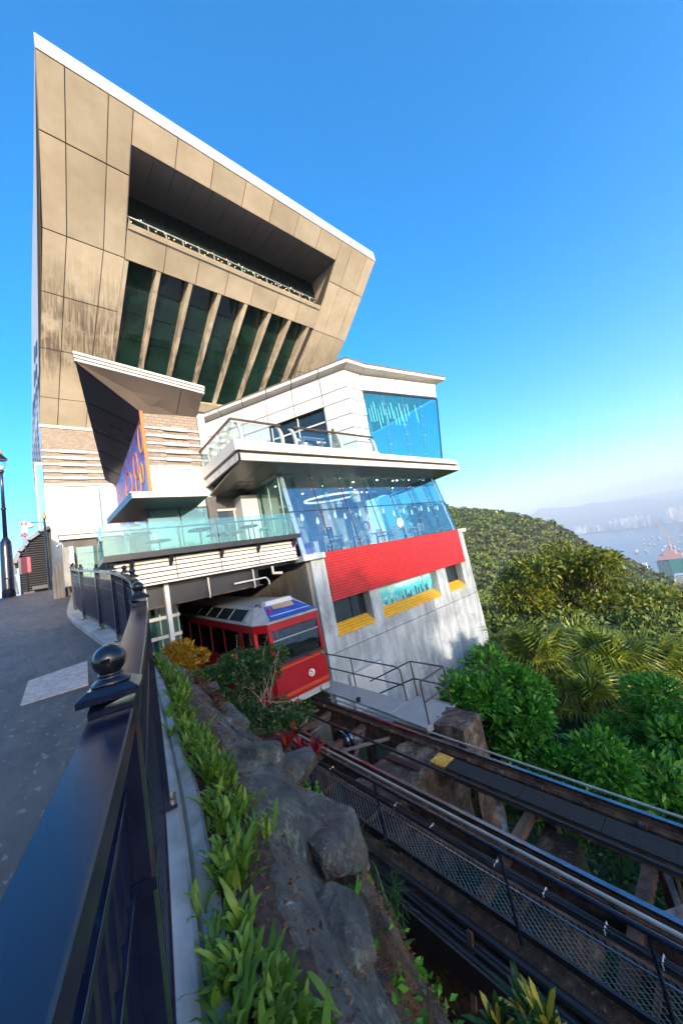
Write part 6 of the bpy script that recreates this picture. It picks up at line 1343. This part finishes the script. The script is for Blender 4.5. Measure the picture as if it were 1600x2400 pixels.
def mountain(name, pts, depth):
    vs = []; fs = []; A_ = np.array(pts); n = 60; m = 10; x = np.linspace(0, len(pts)-1, n+1)
    for i in range(n+1):
        p = np.array([np.interp(x[i], np.arange(len(pts)), A_[:, k]) for k in range(3)])
        for j in range(m+1):
            t = (j/m-.5)*2; f = (1-abs(t))**1.3; h = (p[2]+400)*f*(1+.10*mnoise.noise(Vector((i*.5, j*.7, 3)))*(abs(t) > .05))
            vs.append((p[0]+t*depth, p[1]+t*depth*.25, -398+h))
    for i in range(n):
        for j in range(m): a = i*(m+1)+j; fs.append((a, a+1, a+m+2, a+m+1))
    tag(MB().add(vs, fs).build(name, plain('mountain_green', (.06, .085, .05), .95, 0, .3, .003) if name == 'mountains' else bpy.data.materials['mountain_green'], None, True), kind='structure')
mountain('mountains', MT1, 2200); mountain('far_mountains', MT2, 2500)
# high-rises on the far shore
hr_m = [plain('pale_high_rise', (.78, .76, .73), .8), plain('grey_high_rise', (.6, .6, .6), .8), plain('warm_high_rise', (.70, .62, .56), .8)]
rs = random.Random(14); base = [(7400, 2100), (6900, 1600), (6550, 1250), (6400, 900), (6250, 480), (6280, 0), (6300, -500)]
clusters = [(.3, 7, 120), (.9, 9, 80), (2.0, 16, 110), (2.7, 16, 100), (3.4, 18, 80), (4.1, 20, 130), (4.6, 14, 90)]
for cpos, n, hh in clusters:
    for k in range(n):
        t = min(5.9, max(0, cpos+rs.gauss(0, .22))); i = int(t); f = t-i; x = base[i][0]*(1-f)+base[i+1][0]*f; y = base[i][1]*(1-f)+base[i+1][1]*f; dpt = abs(rs.gauss(150, 350))+60; x += dpt; y += dpt*.12
        h = hh*rs.uniform(.5, 1.6); w = rs.uniform(20, 36); w2 = rs.uniform(18, 46); mt = rs.choice(hr_m)
        mb = MB().box((x-w/2, y-w2/2, -393), (x+w/2, y+w2/2, -392+h)); mb.box((x-w/4, y-w2/4, -392+h), (x+w/4, y+w2/4, -386+h))
        tag(mb.build('high_rise', mt), 'hazy pale high-rise block on the far harbour shore', 'high-rise', 'high-rises across the harbour')
# ships at anchor
SHIPS = [(3328, 317), (5307, 1040), (3601, 384), (4303, 523), (3859, 509), (4650, 607), (4292, 648), (3340, 407), (3804, 351), (4522, 669), (5505, 1091), (4410, 644), (3562, 577), (3963, 559), (5284, 908), (4904, 793), (3394, 499), (4536, 544), (3510, 354), (3433, 411), (3560, 411), (3461, 576), (4391, 384), (3655, 423), (4042, 600), (3485, 519)]
sm1 = plain('ship_hull', (.22, .2, .2), .7); sm2 = plain('ship_white', (.65, .64, .62), .6)
sp_ = empty('cargo_ship', (0, 0, 0)); 
MB().hexa([V(-30, -6, 0), V(28, -6, 0), V(34, 0, 0), V(28, 6, 0), V(-30, 6, 0)], [V(-32, -7.5, 7), V(30, -7.5, 7), V(42, 0, 9), V(30, 7.5, 7), V(-32, 7.5, 7)]).build('hull', sm1, sp_); MB().box((-26, -6, 7), (-14, 6, 19)).build('bridge', sm2, sp_)
MB().tube([(5, 0, 7), (5, 0, 26)], .9, 6).build('derrick', sm1, sp_)
for i, (x, y) in enumerate(SHIPS):
    o = sp_ if i == 0 else copy_tree(sp_); o.location = (x, y, -396); o.rotation_euler = (0, 0, rs.uniform(-.4, .5)); s = rs.uniform(.6, 1.25); o.scale = (s, s, s)
    tag(o, 'small hazy cargo boat lying on the harbour water', 'boat', 'boats anchored in the harbour')
# tower under construction with crane, white blocks by it
ct = empty('construction_tower', (1248, 133, -200), 'unfinished tower in green netting with pink top and a crane at right edge', 'building'); x, y, z = 1248, 150, -222
MB().box((x-18, y-34, z-60), (x+18, y-4, z+55)).build('green_netting', plain('site_green', (.03, .22, .17), .8), ct); MB().box((x-18, y-3, z-60), (x+18, y+20, z+52)).build('dark_face', plain('site_dark', (.06, .13, .14), .8), ct)
MB().box((x-16, y-34, z+55), (x+16, y+14, z+66)).build('pink_storey', plain('site_pink', (.6, .3, .28), .8), ct); MB().box((x-10, y-22, z+66), (x+10, y+2, z+76)).build('pink_storey', bpy.data.materials['site_pink'], ct)
MB().tube([(x, y-16, z+70), (x, y-14, z+112)], 1.5, 4).build('crane_mast', plain('crane_red', (.6, .25, .15), .7), ct); MB().tube([(x, y-14, z+112), (x+5, y-6, z+150)], 1.2, 4).build('crane_jib', bpy.data.materials['crane_red'], ct); MB().tube([(x, y-14, z+112), (x, y-26, z+106)], 1.4, 4).build('counter_jib', bpy.data.materials['crane_red'], ct)
for i, (dx, dy, w, h) in enumerate(((0, 10, 26, 22), (40, -14, 22, 30), (-30, 30, 20, 16), (70, -30, 26, 26))):
    b = empty('white_block', (962+dx, 118+dy*.9, -200), ['white low block in front of the unfinished tower', 'second white block at the right edge below the unfinished tower', 'leftmost white block above the spur of the hill', 'white block at the right edge behind the others'][i], 'building'); p = b.location
    MB().box((p.x-w/2, p.y-w/2, -230), (p.x+w/2, p.y+w/2, -186+h*.6)).build('wall', M['white'], b)
    for k in range(4): MB().box((p.x-w/2-.3, p.y-w/2+1.5, -186+h*.6-3-k*4), (p.x-w/2, p.y+w/2-1.5, -186+h*.6-1.4-k*4)).build('window_band', M['dark_glass'], b)
b = empty('netted_block', (1160, 208, -190), 'pale block with green netting peeping over the hill spur by the harbour', 'building'); MB().box((1148, 196, -240), (1172, 220, -172)).build('netting', net, b); MB().box((1150, 180, -240), (1168, 195, -160)).build('wall', M['cream'], b)
# ================================================================== HAZE
hz = MB().box((-9100, -9100, -399), (26100, 18100, 420)).build('haze', None)
hm_ = bpy.data.materials.new('haze_air'); hm_.use_nodes = True; hn = hm_.node_tree.nodes; hl = hm_.node_tree.links; hn.clear()
pv = hn.new('ShaderNodeVolumePrincipled'); pv.inputs['Color'].default_value = (.80, .88, 1.0, 1); pv.inputs['Density'].default_value = 1.5e-4; pv.inputs['Anisotropy'].default_value = 0.0
hm_.cycles.homogeneous_volume = True
ho = hn.new('ShaderNodeOutputMaterial'); hl.new(pv.outputs[0], ho.inputs['Volume']); hz.data.materials.append(hm_)
tag(hz, 'pale bluish haze over the harbour and the far hills', 'haze', kind='stuff')
# ================================================================== FURNITURE AND SMALL THINGS ON THE TERRACES
tabm = plain('dark_table_top', (.03, .035, .04), .4); 
def round_table(c, r, h, label):
    t = empty('cafe_table', c, label, 'table', 'round tables on the lower balcony'); x, y, z = c
    MB().lathe((x, y, z+h-.03), [(r, 0), (r, .03)], 20).build('tabletop', tabm, t); MB().tube([(x, y, z), (x, y, z+h-.03)], .03, 8).build('leg', M['dark_metal'], t); MB().lathe((x, y, z), [(.2, 0), (.2, .015), (.04, .04)], 14).build('base', M['dark_metal'], t)
round_table((2.35, 12.5, 1.42), .42, .72, 'tall round table nearest the left end of the glass balcony'); round_table((2.95, 12.45, 1.42), .38, .42, 'low round table second from the left end of the balcony')
round_table((4.4, 12.7, 1.42), .42, .72, 'tall round table in the middle of the balcony'); round_table((4.9, 12.5, 1.42), .36, .45, 'low round table just right of the tall middle one'); round_table((6.4, 12.9, 1.42), .40, .70, 'round table behind the red cushioned chair')
chf = plain('chair_wood', (.34, .24, .16), .5); rc = plain('red_cushion', (.5, .03, .04), .6); gy = plain('wicker_grey', (.25, .27, .28), .7)
def chair(c, rz, fm, cm, label, cat='chair', name='chair', group=None, s=1.0):
    t = empty(name, (0, 0, 0), label, cat, group)
    for sx in (-.2, .2):
        MB().box((sx-.018, -.2, 0), (sx+.018, -.165, .44)).build('leg', fm, t); MB().box((sx-.018, .165, 0), (sx+.018, .2, .86)).build('leg', fm, t)
    MB().box((-.22, -.22, .44), (.22, .2, .475)).build('seat', fm, t); MB().box((-.20, -.2, .476), (.20, .16, .51)).build('cushion', cm, t)
    for k in range(4): MB().box((-.17+k*.10, .175, .48), (-.14+k*.10, .19, .82)).build('back_slat', fm, t)
    MB().box((-.22, .16, .82), (.22, .2, .88)).build('backrest', fm, t); t.location = c; t.rotation_euler = (0, 0, rz); t.scale = (s, s, s); return t
chair((5.75, 12.6, 1.42), 2.4, chf, rc, 'wooden chair with red cushion on the balcony behind glass'); chair((5.35, 12.9, 1.42), .4, gy, gy, 'grey wicker chair left of the red cushioned chair'); chair((6.9, 12.5, 1.42), -2.0, gy, gy, 'grey chair near the right end of the balcony')
mn = empty('menu_stand', (3.1, 13.6, 1.42), 'small upright menu card standing on the balcony', 'menu'); MB().box((3.06, 13.6, 1.42), (3.18, 13.64, 2.3)).build('card', M['cream'], mn); MB().box((3.02, 13.58, 1.42), (3.22, 13.68, 1.45)).build('base', M['dark_metal'], mn)
# upper terrace stools and plant
wh = plain('white_plastic', (.75, .76, .77), .4)
def stool(c, label):
    t = empty('bar_stool', c, label, 'stool', 'white bar stools on the upper terrace'); x, y, z = c
    MB().lathe((x, y, z), [(.2, 0), (.2, .02), (.03, .05), (.025, .72)], 12).build('pedestal', M['steel'], t, True); MB().lathe((x, y, z+.72), [(.18, 0), (.20, .05), (.15, .07)], 14).build('seat', wh, t, True)
    MB().slab([V(x-.18, y+.15, z+.78), V(x+.18, y+.15, z+.78), V(x+.15, y+.2, z+1.02), V(x-.15, y+.2, z+1.02)], (0, .02, 0)).build('backrest', wh, t)
stool((9.6, 12.6, 5.18), 'white bar stool nearest the double rail post on the upper terrace'); stool((10.3, 12.9, 5.18), 'middle white bar stool on the upper terrace'); stool((10.9, 12.5, 5.18), 'white bar stool nearest the potted cypress')
ht = empty('high_table', (10.1, 12.3, 5.18), 'slim high table between the white stools on the upper terrace', 'table'); MB().box((9.5, 12.15, 6.0), (10.8, 12.45, 6.04)).build('tabletop', wh, ht)
for x in (9.6, 10.7): MB().box((x-.02, 12.28, 5.18), (x+.02, 12.32, 6.0)).build('leg', M['steel'], ht)
pc = empty('potted_cypress', (11.9, 12.6, 5.18), 'small conical cypress in a pot on the upper terrace', 'plant'); MB().lathe((11.9, 12.6, 5.18), [(.14, 0), (.2, .35), (.18, .36)], 14).build('pot', plain('stone_pot', (.4, .38, .35), .7), pc, True)
n = 1500; h = rng.random(n); a = rng.uniform(0, 2*math.pi, n); rad = .20*(1-h)+.02; P = np.stack([11.9+rad*np.cos(a), 12.6+rad*np.sin(a), 5.5+h*1.35], 1); leaves('crown', P, np.stack([np.cos(a), np.sin(a), np.full(n, 1.6)], 1), .08, .02, LM['olive'], pc); MB().tube([(11.9, 12.6, 5.5), (11.9, 12.6, 6.7)], [.02, .005], 5).build('trunk', barkm, pc)
# cafe furniture seen through the blue glass
wood = plain('pale_wood_furniture', (.50, .40, .30), .5); pcsh = plain('dark_blue_cushion', (.04, .06, .1), .6)
labs = ['cafe chair second from the left behind the blue glass', 'cafe chair beside the pale wooden column', 'cafe chair in the middle of the glass cafe', 'cafe chair left of the yellow lantern', 'cafe chair right of the yellow lantern', 'cafe chair nearest the far end of the glass cafe', 'cafe chair behind the first long table', 'cafe chair by the menu board']
for i, (x, y, r) in enumerate(((10.6, 13.0, .5), (13.0, 13.1, 2.8), (14.4, 13.0, .2), (15.6, 13.2, 3.0), (17.0, 13.0, .1), (18.0, 13.1, 2.9), (13.8, 13.9, .3), (12.0, 13.4, 1.2))): chair((x, y, .40), r, wood, pcsh, labs[i], 'chair', 'cafe_chair', 'wooden chairs in the glass cafe', 1.05)
tl = ['long cafe table behind the second pane', 'cafe table under the menu board', 'cafe table in the middle panes', 'cafe table near the far end of the glass']
for i, x in enumerate((11.2, 13.2, 15.0, 17.5)):
    t = empty('cafe_table', (x, 13.5, .4), tl[i], 'table', 'tables in the glass cafe'); MB().box((x-.6, 13.2, 1.12), (x+.6, 13.85, 1.17)).build('tabletop', wood, t)
    for sx in (-.5, .5): MB().box((x+sx-.03, 13.5, .4), (x+sx+.03, 13.56, 1.12)).build('leg', M['dark_metal'], t)
ac = empty('armchair', (8.9, 12.9, .4), 'purple high backed armchair behind the leftmost cafe pane', 'armchair'); pu = plain('purple_velvet', (.22, .06, .30), .8)
MB().box((8.55, 12.7, .4), (9.3, 13.4, .85)).build('seat', pu, ac, False, .05); MB().box((8.55, 13.3, .85), (9.3, 13.5, 1.75)).build('backrest', pu, ac, False, .06)
for x in (8.5, 9.25): MB().box((x, 12.7, .85), (x+.12, 13.35, 1.1)).build('armrest', pu, ac, False, .03)
sf = empty('sofa', (10.6, 14.0, .4), 'dark sofa back behind the second cafe pane', 'sofa'); MB().box((9.9, 13.7, .4), (11.2, 14.4, .85)).build('seat', pcsh, sf, False, .05); MB().box((9.9, 13.5, .4), (11.2, 13.7, 1.5)).build('backrest', pcsh, sf, False, .06)
yl = empty('lantern', (16.3, 13.1, 1.17), 'pale yellow egg shaped lantern on a cafe table', 'lantern'); MB().lathe((16.3, 13.1, 1.25), [(.06, 0), (.16, .12), (.19, .28), (.14, .48), (.05, .58)], 14).build('shade', emit('yellow_lantern', (.9, .85, .45), .7), yl, True); MB().lathe((16.3, 13.1, 1.17), [(.08, 0), (.08, .08)], 12).build('base', wood, yl)
bx = ['cafe counter box of white packets behind the third pane', 'pale wooden crate beside the armchair', 'stack of pale boxes at the foot of the wooden column']
for i, (x, y, w, h) in enumerate(((12.1, 13.9, .5, .9), (9.6, 13.2, .5, .7), (12.9, 14.8, .6, .8))):
    b = empty('box', (x, y, .4), bx[i], 'box'); MB().box((x-w/2, y-.2, .4), (x+w/2, y+.2, .4+h)).build('body', M['cream'], b); MB().box((x-w/2-.02, y-.22, .4+h), (x+w/2+.02, y+.22, .44+h)).build('lid', wood, b)
wr_ = empty('wreath', (14.9, 14.6, 1.8), 'round pink wreath hanging inside the glass cafe', 'wreath'); MB().tube([(14.9+.28*math.cos(t), 14.6, 1.75+.28*math.sin(t)) for t in [2*math.pi*k/20 for k in range(21)]], .07, 6, False).build('ring', plain('wreath_pink', (.5, .2, .22), .8), wr_)
tr_ = empty('artificial_tree', (19.4, 13.6, .4), 'small green artificial tree at the far end of the glass cafe', 'plant'); n = 1200; h = rng.random(n); a = rng.uniform(0, 6.28, n); rad = .5*(1-h)+.03; leaves('crown', np.stack([19.4+rad*np.cos(a), 13.6+rad*np.sin(a), .7+h*1.5], 1), np.stack([np.cos(a), np.sin(a), np.full(n, .3)], 1), .14, .05, LM['deep'], tr_); MB().tube([(19.4, 13.6, .4), (19.4, 13.6, 2.1)], [.04, .01], 6).build('trunk', barkm, tr_)
